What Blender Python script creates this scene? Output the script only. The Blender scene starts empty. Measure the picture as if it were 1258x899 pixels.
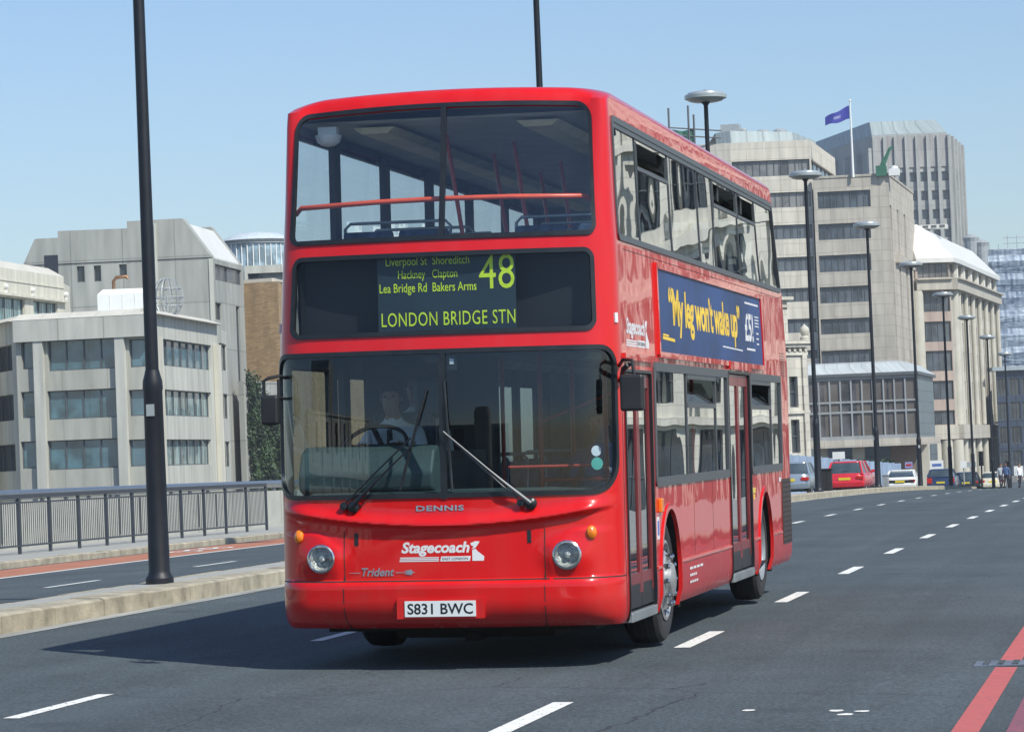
import bpy, bmesh, math, random
from mathutils import Vector, Matrix
random.seed(7)
R_ = math.radians
scene = bpy.context.scene
COL = scene.collection
# ---------------------------------------------------------------- camera
FPX = 3705.0
def cam_axes(yaw, pitch, roll):
    cy, sy = math.cos(yaw), math.sin(yaw)
    f0 = Vector((-sy, cy, 0)); r0 = Vector((cy, sy, 0)); u0 = Vector((0, 0, 1))
    f = f0*math.cos(pitch)+u0*math.sin(pitch); u = u0*math.cos(pitch)-f0*math.sin(pitch)
    r = r0*math.cos(roll)+u*math.sin(roll); u2 = u*math.cos(roll)-r0*math.sin(roll)
    return r, u2, f
CR, CU, CF = cam_axes(R_(12.11), R_(1.73), R_(-2.3))
CW = Vector((5.0628, -20.9139, 1.4869))
cam = bpy.data.cameras.new('camera'); cam_o = bpy.data.objects.new('camera', cam); COL.objects.link(cam_o)
cam.sensor_width = 36; cam.lens = FPX/1258*36; cam.clip_start = 0.5; cam.clip_end = 9000
m = Matrix.Identity(4)
for i in range(3):
    m[i][0] = CR[i]; m[i][1] = CU[i]; m[i][2] = -CF[i]; m[i][3] = CW[i]
cam_o.matrix_world = m
scene.camera = cam_o
# ---------------------------------------------------------------- sky, sun, exposure
SUNH = Vector((0.79, -0.61)).normalized(); SUNEL = R_(47)
w = bpy.data.worlds.new("World"); scene.world = w; w.use_nodes = True
nt = w.node_tree; bg = nt.nodes['Background']
sky = nt.nodes.new('ShaderNodeTexSky'); sky.sky_type = 'NISHITA'; sky.sun_disc = False
sky.sun_elevation = SUNEL; sky.sun_rotation = math.atan2(SUNH.x, SUNH.y)
sky.air_density = 1.15; sky.dust_density = 0.7; sky.ozone_density = 3.0; sky.altitude = 0
tint = nt.nodes.new('ShaderNodeMix'); tint.data_type = 'RGBA'; tint.blend_type = 'MULTIPLY'; tint.inputs['Factor'].default_value = 1; tint.inputs['B'].default_value = (.905, .985, 1.12, 1)
nt.links.new(sky.outputs[0], tint.inputs['A']); nt.links.new(tint.outputs['Result'], bg.inputs[0]); bg.inputs[1].default_value = 0.125
sl = bpy.data.lights.new('sun', 'SUN'); sl.energy = 5.0; sl.angle = R_(0.5); sl.color = (1, 0.965, 0.86)
so = bpy.data.objects.new('sun', sl); COL.objects.link(so)
sd = Vector((SUNH.x*math.cos(SUNEL), SUNH.y*math.cos(SUNEL), math.sin(SUNEL)))
so.rotation_euler = sd.to_track_quat('Z', 'Y').to_euler(); so.location = (40, -40, 60)
scene.view_settings.view_transform = 'Standard'; scene.view_settings.look = 'None'
scene.view_settings.exposure = 0.0; scene.view_settings.gamma = 1.0; scene.view_settings.use_curve_mapping = False
scene.cycles.max_bounces = 10; scene.cycles.transparent_max_bounces = 24; scene.cycles.glossy_bounces = 5
scene.cycles.caustics_reflective = False; scene.cycles.caustics_refractive = False
scene.cycles.volume_bounces = 0

# ---------------------------------------------------------------- measuring helpers: a sight line of the camera met at a real distance
def ray(u, v): return CR*((u-629)/FPX)+CU*(-(v-449.5)/FPX)+CF
def at(u, v, D): return CW+ray(u, v)*D
class Wall:
    """vertical wall plane between two plan points"""
    def __init__(s, A, B):
        s.A = Vector((A[0], A[1])); s.B = Vector((B[0], B[1])); s.d = (s.B-s.A); s.L = s.d.length; s.d.normalize()
        n = Vector((s.d.y, -s.d.x))
        if n.dot(Vector((CW.x, CW.y))-s.A) < 0: n = -n
        s.n = n
    def sz(s, u, v):
        r = ray(u, v); r2 = Vector((r.x, r.y)); t = (s.A-Vector((CW.x, CW.y))).dot(s.n)/r2.dot(s.n)
        P = CW+r*t; return (Vector((P.x, P.y))-s.A).dot(s.d), P.z
    def rect(s, u0, v0, u1, v1):
        a = s.sz(u0, v0); b = s.sz(u1, v1); return (a[0], b[0], b[1], a[1])
    def pt(s, a, z, off=0): p = s.A+s.d*a+s.n*off; return Vector((p.x, p.y, z))

# ---------------------------------------------------------------- objects
def tag(o, label=None, cat=None, group=None, kind=None):
    if label: o['label'] = label
    if cat: o['category'] = cat
    if group: o['group'] = group
    if kind: o['kind'] = kind
    return o
def empty(name, loc=(0, 0, 0), label=None, cat=None, group=None, rz=0, parent=None):
    o = bpy.data.objects.new(name, None); COL.objects.link(o); o.location = loc; o.rotation_euler = (0, 0, rz)
    o.empty_display_size = .3
    if parent: o.parent = parent
    return tag(o, label, cat, group)
def copy_tree(o, parent=None):
    c = o.copy(); COL.objects.link(c)
    if parent: c.parent = parent; c.matrix_parent_inverse = Matrix.Identity(4)
    for ch in list(o.children): copy_tree(ch, c)
    return c
class MB:
    def __init__(s): s.v = []; s.f = []; s.m = []; s.uv = {}
    def add(s, vs, fs, m=0, T=None):
        k = len(s.v)
        s.v += [tuple(T@Vector(p)) if T else tuple(p) for p in vs]
        for f in fs: s.f.append(tuple(k+i for i in f)); s.m.append(m)
        return s
    def box(s, x0, x1, y0, y1, z0, z1, m=0, T=None):
        vs = [(x, y, z) for z in (z0, z1) for y in (y0, y1) for x in (x0, x1)]
        return s.add(vs, [(0, 2, 3, 1), (4, 5, 7, 6), (0, 1, 5, 4), (2, 6, 7, 3), (0, 4, 6, 2), (1, 3, 7, 5)], m, T)
    def quad(s, a, b, c, d, m=0, uv=None):
        s.add([a, b, c, d], [(0, 1, 2, 3)], m)
        if uv: s.uv[len(s.f)-1] = uv
        return s
    def prism(s, poly, z0, z1, m=0, T=None, top=None):
        n = len(poly); tp = top or poly
        vs = [(p[0], p[1], z0) for p in poly]+[(p[0], p[1], z1) for p in tp]
        return s.add(vs, [tuple(range(n))[::-1], tuple(range(n, 2*n))]+[(i, (i+1) % n, n+(i+1) % n, n+i) for i in range(n)], m, T)
    def extr(s, poly, axis, a0, a1, m=0, T=None):
        """polygon in the other two axes extruded along axis"""
        def mk(p, a): return (a, p[0], p[1]) if axis == 'x' else (p[0], a, p[1])
        n = len(poly)
        vs = [mk(p, a0) for p in poly]+[mk(p, a1) for p in poly]
        return s.add(vs, [tuple(range(n))[::-1], tuple(range(n, 2*n))]+[(i, (i+1) % n, n+(i+1) % n, n+i) for i in range(n)], m, T)
    def tube(s, pts, r, n=8, m=0, cap=True):
        pts = [Vector(p) for p in pts]; rs = r if isinstance(r, (list, tuple)) else [r]*len(pts)
        k = len(s.v); up = None
        for i, p in enumerate(pts):
            d = (pts[min(i+1, len(pts)-1)]-pts[max(i-1, 0)])
            if d.length < 1e-9: d = Vector((0, 0, 1))
            d.normalize()
            if up is None: up = Vector((0, 0, 1)) if abs(d.z) < .9 else Vector((1, 0, 0))
            a = d.cross(up).normalized(); b = a.cross(d).normalized(); up = b
            for j in range(n):
                t = 2*math.pi*j/n; s.v.append(tuple(p+(a*math.cos(t)+b*math.sin(t))*rs[i]))
        for i in range(len(pts)-1):
            for j in range(n):
                s.f.append((k+i*n+j, k+i*n+(j+1) % n, k+(i+1)*n+(j+1) % n, k+(i+1)*n+j)); s.m.append(m)
        if cap:
            s.f.append(tuple(k+j for j in range(n))[::-1]); s.m.append(m)
            e = k+(len(pts)-1)*n; s.f.append(tuple(e+j for j in range(n))); s.m.append(m)
        return s
    def lathe(s, prof, c=(0, 0, 0), n=24, m=0, axis='z', T=None):
        """prof: list of (r, h)"""
        k = len(s.v)
        for r, h in prof:
            for j in range(n):
                t = 2*math.pi*j/n; a, b = r*math.cos(t), r*math.sin(t)
                p = Vector((c[0]+a, c[1]+b, c[2]+h)) if axis == 'z' else Vector((c[0]+h, c[1]+a, c[2]+b)) if axis == 'x' else Vector((c[0]+a, c[1]+h, c[2]+b))
                s.v.append(tuple(T@p if T else p))
        for i in range(len(prof)-1):
            for j in range(n):
                s.f.append((k+i*n+j, k+i*n+(j+1) % n, k+(i+1)*n+(j+1) % n, k+(i+1)*n+j)); s.m.append(m)
        return s
    def loft(s, rings, m=0, cap0=True, cap1=True):
        k = len(s.v); n = len(rings[0])
        for r in rings: s.v += [tuple(p) for p in r]
        for i in range(len(rings)-1):
            for j in range(n):
                s.f.append((k+i*n+j, k+i*n+(j+1) % n, k+(i+1)*n+(j+1) % n, k+(i+1)*n+j)); s.m.append(m)
        if cap0: s.f.append(tuple(k+j for j in range(n))[::-1]); s.m.append(m)
        if cap1:
            e = k+(len(rings)-1)*n; s.f.append(tuple(e+j for j in range(n))); s.m.append(m)
        return s
    def build(s, name, mats, parent=None, smooth=None, bevel=0, label=None, fixn=True):
        me = bpy.data.meshes.new(name); me.from_pydata(s.v, [], s.f)
        if not isinstance(mats, (list, tuple)): mats = [mats]
        for q in mats: me.materials.append(q)
        me.polygons.foreach_set('material_index', s.m)
        if s.uv:
            ul = me.uv_layers.new(name='UVMap')
            for fi, uvs in s.uv.items():
                for li, t in zip(me.polygons[fi].loop_indices, uvs): ul.data[li].uv = t
        if fixn and not s.uv:
            b = bmesh.new(); b.from_mesh(me); bmesh.ops.recalc_face_normals(b, faces=b.faces); b.to_mesh(me); b.free()
        if smooth:
            me.shade_smooth(); me.set_sharp_from_angle(angle=R_(smooth if smooth is not True else 35))
        me.update()
        o = bpy.data.objects.new(name, me); COL.objects.link(o)
        if parent: o.parent = parent
        if bevel:
            md = o.modifiers.new('b', 'BEVEL'); md.width = bevel; md.segments = 2; md.limit_method = 'ANGLE'; md.angle_limit = R_(40)
        if label: o['label'] = label
        return o

def build_each(b, name, mats, parent=None, **k):
    """every separate piece collected in b becomes a part of its own"""
    par = list(range(len(b.v)))
    def find(i):
        while par[i] != i: par[i] = par[par[i]]; i = par[i]
        return i
    for f in b.f:
        r = find(f[0])
        for i in f[1:]: par[find(i)] = r
    G = {}
    for fi, f in enumerate(b.f): G.setdefault(find(f[0]), []).append(fi)
    out = []
    for fl in G.values():
        c = MB(); mp = {}
        for fi in fl:
            f = []
            for i in b.f[fi]:
                if i not in mp: mp[i] = len(c.v); c.v.append(b.v[i])
                f.append(mp[i])
            c.f.append(tuple(f)); c.m.append(b.m[fi])
            if fi in b.uv: c.uv[len(c.f)-1] = b.uv[fi]
        out.append(c.build(name, mats, parent, **k))
    return out
# ---------------------------------------------------------------- materials
MAT = {}
def newmat(name):
    q = bpy.data.materials.new(name); q.use_nodes = True; t = q.node_tree; return q, t, t.nodes['Principled BSDF']
def N(t, typ, **k):
    n = t.nodes.new(typ)
    for a, b in k.items():
        if a.startswith('i_'): n.inputs[a[2:].replace('_', ' ')].default_value = b
        else: setattr(n, a, b)
    return n
def c4(c): return (c[0], c[1], c[2], 1)
def pm(name, col, rough=.6, var=.12, scale=3.0, metal=0, coat=0, bump=0, bscale=40, spec=None, ior=None, detail=6, dark=None, co='Object', stretch=None):
    """principled material with noisy colour, roughness and optional bump"""
    q, t, b = newmat(name); L = t.links
    tc = N(t, 'ShaderNodeTexCoord'); src = tc.outputs[co]
    if stretch:
        mp = N(t, 'ShaderNodeMapping'); mp.inputs['Scale'].default_value = stretch; L.new(src, mp.inputs[0]); src = mp.outputs[0]
    n1 = N(t, 'ShaderNodeTexNoise'); n1.inputs['Scale'].default_value = scale; n1.inputs['Detail'].default_value = detail; n1.inputs['Roughness'].default_value = .65
    L.new(src, n1.inputs['Vector'])
    mx = N(t, 'ShaderNodeMix', data_type='RGBA')
    dk = dark or tuple(x*(1-var*2) for x in col)
    mx.inputs['A'].default_value = c4(dk); mx.inputs['B'].default_value = c4(tuple(min(1, x*(1+var)) for x in col))
    cr = N(t, 'ShaderNodeMapRange'); cr.inputs['From Min'].default_value = .3; cr.inputs['From Max'].default_value = .7
    L.new(n1.outputs[0], cr.inputs[0]); L.new(cr.outputs[0], mx.inputs['Factor']); L.new(mx.outputs['Result'], b.inputs['Base Color'])
    rr = N(t, 'ShaderNodeMapRange'); rr.inputs['To Min'].default_value = max(0, rough-.08); rr.inputs['To Max'].default_value = min(1, rough+.08)
    L.new(n1.outputs[0], rr.inputs[0]); L.new(rr.outputs[0], b.inputs['Roughness'])
    if spec is not None: b.inputs['Specular IOR Level'].default_value = spec
    b.inputs['Metallic'].default_value = metal; b.inputs['Coat Weight'].default_value = coat; b.inputs['Coat Roughness'].default_value = .04
    if ior: b.inputs['IOR'].default_value = ior
    if bump:
        n2 = N(t, 'ShaderNodeTexNoise'); n2.inputs['Scale'].default_value = bscale; n2.inputs['Detail'].default_value = 4; L.new(src, n2.inputs['Vector'])
        bp = N(t, 'ShaderNodeBump'); bp.inputs['Strength'].default_value = bump; bp.inputs['Distance'].default_value = .02
        L.new(n2.outputs[0], bp.inputs['Height']); L.new(bp.outputs[0], b.inputs['Normal'])
    MAT[name] = q; return q
def panelmat(name, col, w_, h_, joint=.6, mortar=.012, rough=.8, var=.07, offs=0.0):
    """stone or concrete cladding with panel joints, laid out in wall metres (UV), streaked by rain"""
    q, t, b = newmat(name); L = t.links
    uv = N(t, 'ShaderNodeUVMap'); br = N(t, 'ShaderNodeTexBrick'); br.offset = offs; br.squash = 1
    br.inputs['Scale'].default_value = 1; br.inputs['Brick Width'].default_value = w_; br.inputs['Row Height'].default_value = h_
    br.inputs['Mortar Size'].default_value = mortar; br.inputs['Mortar Smooth'].default_value = .1
    br.inputs['Color1'].default_value = c4(tuple(x*(1+var) for x in col)); br.inputs['Color2'].default_value = c4(tuple(x*(1-var) for x in col)); br.inputs['Mortar'].default_value = c4(tuple(x*joint for x in col))
    L.new(uv.outputs[0], br.inputs['Vector'])
    mp = N(t, 'ShaderNodeMapping'); mp.inputs['Scale'].default_value = (.9, .12, 1); L.new(uv.outputs[0], mp.inputs[0])
    n1 = N(t, 'ShaderNodeTexNoise'); n1.inputs['Scale'].default_value = 1.6; n1.inputs['Detail'].default_value = 8; L.new(mp.outputs[0], n1.inputs['Vector'])
    mr = N(t, 'ShaderNodeMapRange'); mr.inputs['From Min'].default_value = .3; mr.inputs['From Max'].default_value = .75; mr.inputs['To Min'].default_value = .74; mr.inputs['To Max'].default_value = 1.06
    L.new(n1.outputs[0], mr.inputs[0])
    mu = N(t, 'ShaderNodeMix', data_type='RGBA', blend_type='MULTIPLY'); mu.inputs['Factor'].default_value = 1
    L.new(br.outputs[0], mu.inputs['A']); L.new(mr.outputs[0], mu.inputs['B']); L.new(mu.outputs['Result'], b.inputs['Base Color'])
    b.inputs['Roughness'].default_value = rough
    MAT[name] = q; return q
def glassmat(name, tint=(.8, .86, .84), ior=1.5, wavy=0, wscale=1.2, rough=0.0):
    """see-through pane: clear body, mirror by Fresnel"""
    q = bpy.data.materials.new(name); q.use_nodes = True; t = q.node_tree; L = t.links
    t.nodes.remove(t.nodes['Principled BSDF']); out = t.nodes['Material Output']
    tr = N(t, 'ShaderNodeBsdfTransparent'); tr.inputs[0].default_value = c4(tint)
    gl = N(t, 'ShaderNodeBsdfGlossy'); gl.inputs['Roughness'].default_value = rough; gl.inputs[0].default_value = (.95, .97, 1, 1)
    # both faces of a thin sheet: Schlick, same from either side
    ge = N(t, 'ShaderNodeNewGeometry'); dp = N(t, 'ShaderNodeVectorMath', operation='DOT_PRODUCT'); L.new(ge.outputs['Normal'], dp.inputs[0]); L.new(ge.outputs['Incoming'], dp.inputs[1])
    def mth(op, a, b_=None):
        n = N(t, 'ShaderNodeMath', operation=op)
        for i_, x in enumerate((a, b_)):
            if x is None: continue
            if isinstance(x, (int, float)): n.inputs[i_].default_value = x
            else: L.new(x, n.inputs[i_])
        return n.outputs[0]
    r0 = ((ior-1)/(ior+1))**2
    ab = mth('ABSOLUTE', dp.outputs['Value']); k5 = mth('POWER', mth('SUBTRACT', 1.0, ab), 5.0); rf = mth('ADD', mth('MULTIPLY', k5, 1-r0), r0)
    ff = mth('DIVIDE', mth('MULTIPLY', rf, 2.0), mth('ADD', rf, 1.0))
    mx = N(t, 'ShaderNodeMixShader'); L.new(ff, mx.inputs[0]); L.new(tr.outputs[0], mx.inputs[1]); L.new(gl.outputs[0], mx.inputs[2]); L.new(mx.outputs[0], out.inputs[0])
    if wavy:
        tc = N(t, 'ShaderNodeTexCoord'); n = N(t, 'ShaderNodeTexNoise'); n.inputs['Scale'].default_value = wscale; n.inputs['Detail'].default_value = 1
        L.new(tc.outputs['Object'], n.inputs['Vector'])
        bp = N(t, 'ShaderNodeBump'); bp.inputs['Strength'].default_value = 1; bp.inputs['Distance'].default_value = wavy
        L.new(n.outputs[0], bp.inputs['Height']); L.new(bp.outputs[0], gl.inputs['Normal'])
    MAT[name] = q; return q
def winmat(name, col, ior=1.9, rough=.06, blinds=None, wave=.004):
    """window of a far building: dark room behind a mirror-like pane, with some blinds"""
    q, t, b = newmat(name); L = t.links
    tc = N(t, 'ShaderNodeTexCoord')
    n = N(t, 'ShaderNodeTexNoise'); n.inputs['Scale'].default_value = .6; n.inputs['Detail'].default_value = 3; L.new(tc.outputs['Object'], n.inputs['Vector'])
    mr = N(t, 'ShaderNodeMapRange'); mr.inputs['From Min'].default_value = .4; mr.inputs['From Max'].default_value = .62; L.new(n.outputs[0], mr.inputs[0])
    mx = N(t, 'ShaderNodeMix', data_type='RGBA'); mx.inputs['A'].default_value = c4(tuple(x*.55 for x in col)); mx.inputs['B'].default_value = c4(tuple(x*1.5 for x in col))
    L.new(mr.outputs[0], mx.inputs['Factor']); last = mx.outputs['Result']
    if blinds:
        uv = N(t, 'ShaderNodeUVMap'); br = N(t, 'ShaderNodeTexBrick'); br.offset = .37
        br.inputs['Brick Width'].default_value = blinds[0]; br.inputs['Row Height'].default_value = 50; br.inputs['Mortar Size'].default_value = blinds[1]; br.inputs['Scale'].default_value = 1
        br.inputs['Color1'].default_value = (0, 0, 0, 1); br.inputs['Color2'].default_value = (1, 1, 1, 1); br.inputs['Mortar'].default_value = (0, 0, 0, 1)
        L.new(uv.outputs[0], br.inputs['Vector'])
        m2 = N(t, 'ShaderNodeMix', data_type='RGBA'); m2.inputs['B'].default_value = c4(blinds[2]); L.new(br.outputs[0], m2.inputs['Factor']); L.new(last, m2.inputs['A']); last = m2.outputs['Result']
    L.new(last, b.inputs['Base Color']); b.inputs['IOR'].default_value = ior; b.inputs['Roughness'].default_value = rough
    n2 = N(t, 'ShaderNodeTexNoise'); n2.inputs['Scale'].default_value = .5; L.new(tc.outputs['Object'], n2.inputs['Vector'])
    bp = N(t, 'ShaderNodeBump'); bp.inputs['Distance'].default_value = wave*10; bp.inputs['Strength'].default_value = .6; L.new(n2.outputs[0], bp.inputs['Height']); L.new(bp.outputs[0], b.inputs['Normal'])
    MAT[name] = q; return q
# ================================================================ GROUND, ROAD, BRIDGE
def rz(y):
    b = 8.8e-5
    if y <= 20: return -b*.5*(20-y)**2 if y > -60 else -b*.5*6400-(-60-y)*.006
    if y <= 135: return -b*(y-20)**2
    z = -b*115**2-(y-135)*.0202
    return max(z, -3.2)
def zr(x, y): return rz(y)+(-.0157*x if x > -5.75 else .0903-.0157*(-5.75-x))
pm('asphalt', (.072, .093, .104), .88, var=.15, scale=.35, bump=.5, bscale=90, detail=9)
def asphalt():
    q = MAT['asphalt']; t = q.node_tree; L = t.links; b = t.nodes['Principled BSDF']
    tc = N(t, 'ShaderNodeTexCoord')
    n = N(t, 'ShaderNodeTexNoise'); n.inputs['Scale'].default_value = 34; n.inputs['Detail'].default_value = 4; n.inputs['Roughness'].default_value = .75; L.new(tc.outputs['Object'], n.inputs['Vector'])
    v = N(t, 'ShaderNodeTexVoronoi'); v.inputs['Scale'].default_value = 14; L.new(tc.outputs['Object'], v.inputs['Vector'])
    mr = N(t, 'ShaderNodeMapRange'); mr.inputs['From Min'].default_value = .36; mr.inputs['From Max'].default_value = .66; mr.inputs['To Min'].default_value = .5; mr.inputs['To Max'].default_value = 1.5; L.new(n.outputs[0], mr.inputs[0])
    old = b.inputs['Base Color'].links[0].from_socket
    mu = N(t, 'ShaderNodeMix', data_type='RGBA', blend_type='MULTIPLY'); mu.inputs['Factor'].default_value = 1; L.new(old, mu.inputs['A']); L.new(mr.outputs[0], mu.inputs['B'])
    lt = N(t, 'ShaderNodeMath', operation='LESS_THAN'); lt.inputs[1].default_value = .045; L.new(v.outputs['Distance'], lt.inputs[0])
    # tyre tracks: long streaks along the road
    mp = N(t, 'ShaderNodeMapping'); mp.inputs['Scale'].default_value = (1.1, .02, 1); L.new(tc.outputs['Object'], mp.inputs[0])
    n3 = N(t, 'ShaderNodeTexNoise'); n3.inputs['Scale'].default_value = 1.4; n3.inputs['Detail'].default_value = 3; L.new(mp.outputs[0], n3.inputs['Vector'])
    m3 = N(t, 'ShaderNodeMapRange'); m3.inputs['From Min'].default_value = .35; m3.inputs['From Max'].default_value = .7; m3.inputs['To Min'].default_value = .86; m3.inputs['To Max'].default_value = 1.1; L.new(n3.outputs[0], m3.inputs[0])
    mu2 = N(t, 'ShaderNodeMix', data_type='RGBA', blend_type='MULTIPLY'); mu2.inputs['Factor'].default_value = 1; L.new(mu.outputs['Result'], mu2.inputs['A']); L.new(m3.outputs[0], mu2.inputs['B'])
    ad = N(t, 'ShaderNodeMix', data_type='RGBA'); ad.inputs['B'].default_value = (.36, .38, .38, 1); L.new(lt.outputs[0], ad.inputs['Factor']); L.new(mu2.outputs['Result'], ad.inputs['A'])
    # fine cracks here and there, and dark oil drips along the lanes
    vc = N(t, 'ShaderNodeTexVoronoi', feature='DISTANCE_TO_EDGE'); vc.inputs['Scale'].default_value = .33; nd = N(t, 'ShaderNodeTexNoise'); nd.inputs['Scale'].default_value = 2.5; nd.inputs['Detail'].default_value = 5; L.new(tc.outputs['Object'], nd.inputs['Vector'])
    av = N(t, 'ShaderNodeMix', data_type='RGBA'); av.inputs['Factor'].default_value = .18; L.new(tc.outputs['Object'], av.inputs['A']); L.new(nd.outputs['Color'], av.inputs['B']); L.new(av.outputs['Result'], vc.inputs['Vector'])
    cl = N(t, 'ShaderNodeMath', operation='LESS_THAN'); cl.inputs[1].default_value = .0022; L.new(vc.outputs['Distance'], cl.inputs[0])
    nm = N(t, 'ShaderNodeTexNoise'); nm.inputs['Scale'].default_value = .12; L.new(tc.outputs['Object'], nm.inputs['Vector']); gm = N(t, 'ShaderNodeMath', operation='GREATER_THAN'); gm.inputs[1].default_value = .55; L.new(nm.outputs[0], gm.inputs[0])
    cm = N(t, 'ShaderNodeMath', operation='MULTIPLY'); L.new(cl.outputs[0], cm.inputs[0]); L.new(gm.outputs[0], cm.inputs[1])
    vo = N(t, 'ShaderNodeTexVoronoi'); vo.inputs['Scale'].default_value = .8; L.new(av.outputs['Result'], vo.inputs['Vector']); mo = N(t, 'ShaderNodeMapRange'); mo.inputs['From Min'].default_value = .06; mo.inputs['From Max'].default_value = .16; mo.inputs['To Min'].default_value = .45; mo.inputs['To Max'].default_value = 0; L.new(vo.outputs['Distance'], mo.inputs[0])
    mxm = N(t, 'ShaderNodeMath', operation='MAXIMUM'); L.new(cm.outputs[0], mxm.inputs[0]); L.new(mo.outputs[0], mxm.inputs[1])
    dk = N(t, 'ShaderNodeMix', data_type='RGBA'); dk.inputs['B'].default_value = (.03, .036, .042, 1); L.new(mxm.outputs[0], dk.inputs['Factor']); L.new(ad.outputs['Result'], dk.inputs['A'])
    L.new(dk.outputs['Result'], b.inputs['Base Color'])
asphalt()
pm('cyclered', (.42, .17, .10), .9, var=.12, scale=1.5, bump=.3, bscale=120)
pm('pavement', (.36, .36, .33), .85, var=.08, scale=1.2, bump=.2, bscale=60)
pm('kerbstone', (.42, .38, .29), .85, var=.24, scale=3.2, bump=.4, bscale=60)
pm('gutter', (.36, .37, .35), .85, var=.28, scale=2, stretch=(4, .3, 1))
def worn(name, col, thr=.33):
    q = pm(name, col, .7, var=.06, scale=8); t = q.node_tree; b = t.nodes['Principled BSDF']; L = t.links
    tc = N(t, 'ShaderNodeTexCoord'); n = N(t, 'ShaderNodeTexNoise'); n.inputs['Scale'].default_value = 28; n.inputs['Detail'].default_value = 6; L.new(tc.outputs['Object'], n.inputs['Vector'])
    mr = N(t, 'ShaderNodeMapRange'); mr.inputs['From Min'].default_value = thr; mr.inputs['From Max'].default_value = thr+.05; L.new(n.outputs[0], mr.inputs[0])
    old = b.inputs['Base Color'].links[0].from_socket
    mx = N(t, 'ShaderNodeMix', data_type='RGBA'); mx.inputs['A'].default_value = (.07, .08, .09, 1); L.new(mr.outputs[0], mx.inputs['Factor']); L.new(old, mx.inputs['B']); L.new(mx.outputs['Result'], b.inputs['Base Color'])
    return q
worn('paint_white', (.78, .78, .74)); worn('paint_red', (.50, .12, .11), .3); worn('paint_red_dull', (.26, .09, .12), .36)
pm('earth', (.16, .16, .15), .95, scale=.05)
pm('water', (.05, .08, .08), .12, scale=.3, bump=.3, bscale=2)
YS = [-80+i*2.0 for i in range(0, 190)]
def strip(name, x0, x1, dz, mat, ys=YS, nx=1, side0=0, side1=0):
    b = MB(); xs = [x0+(x1-x0)*i/nx for i in range(nx+1)]
    for j in range(len(ys)-1):
        for i in range(nx):
            P = [(xs[i], ys[j]), (xs[i+1], ys[j]), (xs[i+1], ys[j+1]), (xs[i], ys[j+1])]
            b.quad(*[(x, y, zr(x, y)+dz) for x, y in P])
        for x, dpt, fl in ((x0, side0, 1), (x1, side1, 0)):
            if dpt:
                q = [(x, ys[j], zr(x, ys[j])+dz), (x, ys[j+1], zr(x, ys[j+1])+dz), (x, ys[j+1], zr(x, ys[j+1])+dz-dpt), (x, ys[j], zr(x, ys[j])+dz-dpt)]
                b.quad(*(q[::-1] if fl else q))
    return b.build(name, mat, smooth=30, fixn=False)
def struct(o): return tag(o, kind='structure')
struct(strip('road', -5.5, 4.55, 0, MAT['asphalt'], nx=2))
o = strip('road', -14.0, -6.0, 0, MAT['asphalt'], nx=2); struct(o)
struct(strip('cycle_lane', -13.75, -12.02, .004, MAT['cyclered']))
struct(strip('traffic_island', -6.16, -5.62, .165, MAT['pavement'], side0=.3))
struct(strip('pavement', -18.9, -14.28, .11, MAT['pavement']))
struct(strip('pavement', 4.8, 9.5, .11, MAT['pavement']))
# kerbs: individual stones with joints
def kerb(name, x0, x1, h, y0, y1, step, mat, lean=.03, face=1):
    b = MB(); y = y0
    while y < y1:
        e = min(y+step-.02, y1); j = random.uniform(-.006, .006)
        prof = [(x0, -.1), (x1, -.1), (x1, h-.02+j), (x1-.02*(1 if face > 0 else 0)-(lean if face > 0 else 0), h+j), (x0+(.02+lean if face < 0 else 0), h+j), (x0, h-.02+j)]
        n = len(prof); vs = [(px, yy, zr(px, yy)+pz) for yy in (y, e) for px, pz in prof]
        b.add(vs, [tuple(range(n))[::-1], tuple(range(n, 2*n))]+[(i, (i+1) % n, n+(i+1) % n, n+i) for i in range(n)])
        y += step
    return struct(b.build(name, mat))
kerb('kerb', -5.62, -5.26, .18, -60, 150, 1.35, MAT['kerbstone'])
kerb('kerb', -6.3, -6.16, .165, -60, 150, 1.35, MAT['kerbstone'], face=-1)
kerb('kerb', -14.28, -14.0, .12, -40, 150, 1.0, MAT['kerbstone'])
kerb('kerb', 4.55, 4.8, .12, -60, 200, 1.0, MAT['kerbstone'], face=-1)
struct(strip('gutter', -5.26, -5.06, .004, MAT['gutter']))
# painted lines
def dashes(x, ys, w_, name='lane_marking', mat='paint_white', n=1):
    b = MB()
    for y0, y1 in ys:
        k = max(1, int((y1-y0)/2)); 
        for i in range(k):
            a = y0+(y1-y0)*i/k; c = y0+(y1-y0)*(i+1)/k
            b.quad(*[(xx, yy, zr(xx, yy)+.004) for xx, yy in ((x-w_/2, a), (x+w_/2, a), (x+w_/2, c), (x-w_/2, c))])
    return struct(b.build(name, MAT[mat], fixn=False))
C2 = [-15.6, -9.6, -3.6, 3.12, 9.3, 15.15, 21.05, 27.2, 32.9, 38.7]+[38.7+5.9*k for k in range(1, 24)]
C1 = [-14.8, -8.6, -2.45, 4.27, 10, 15.7, 21.2, 26.6, 32.0, 37.5]+[37.5+5.92*k for k in range(1, 24)]
C2[2] += .12; C1[2] -= .1
dashes(1.36, [(c-.95, c+.95) for c in C2], .13)
dashes(-1.93, [(c-.85, c+.85) for c in C1], .11)
dashes(-9.22, [(16.2+6.2*k, 18.2+6.2*k) for k in range(-6, 22)], .10)
dashes(-11.92, [(-60, 200)], .15)
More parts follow.
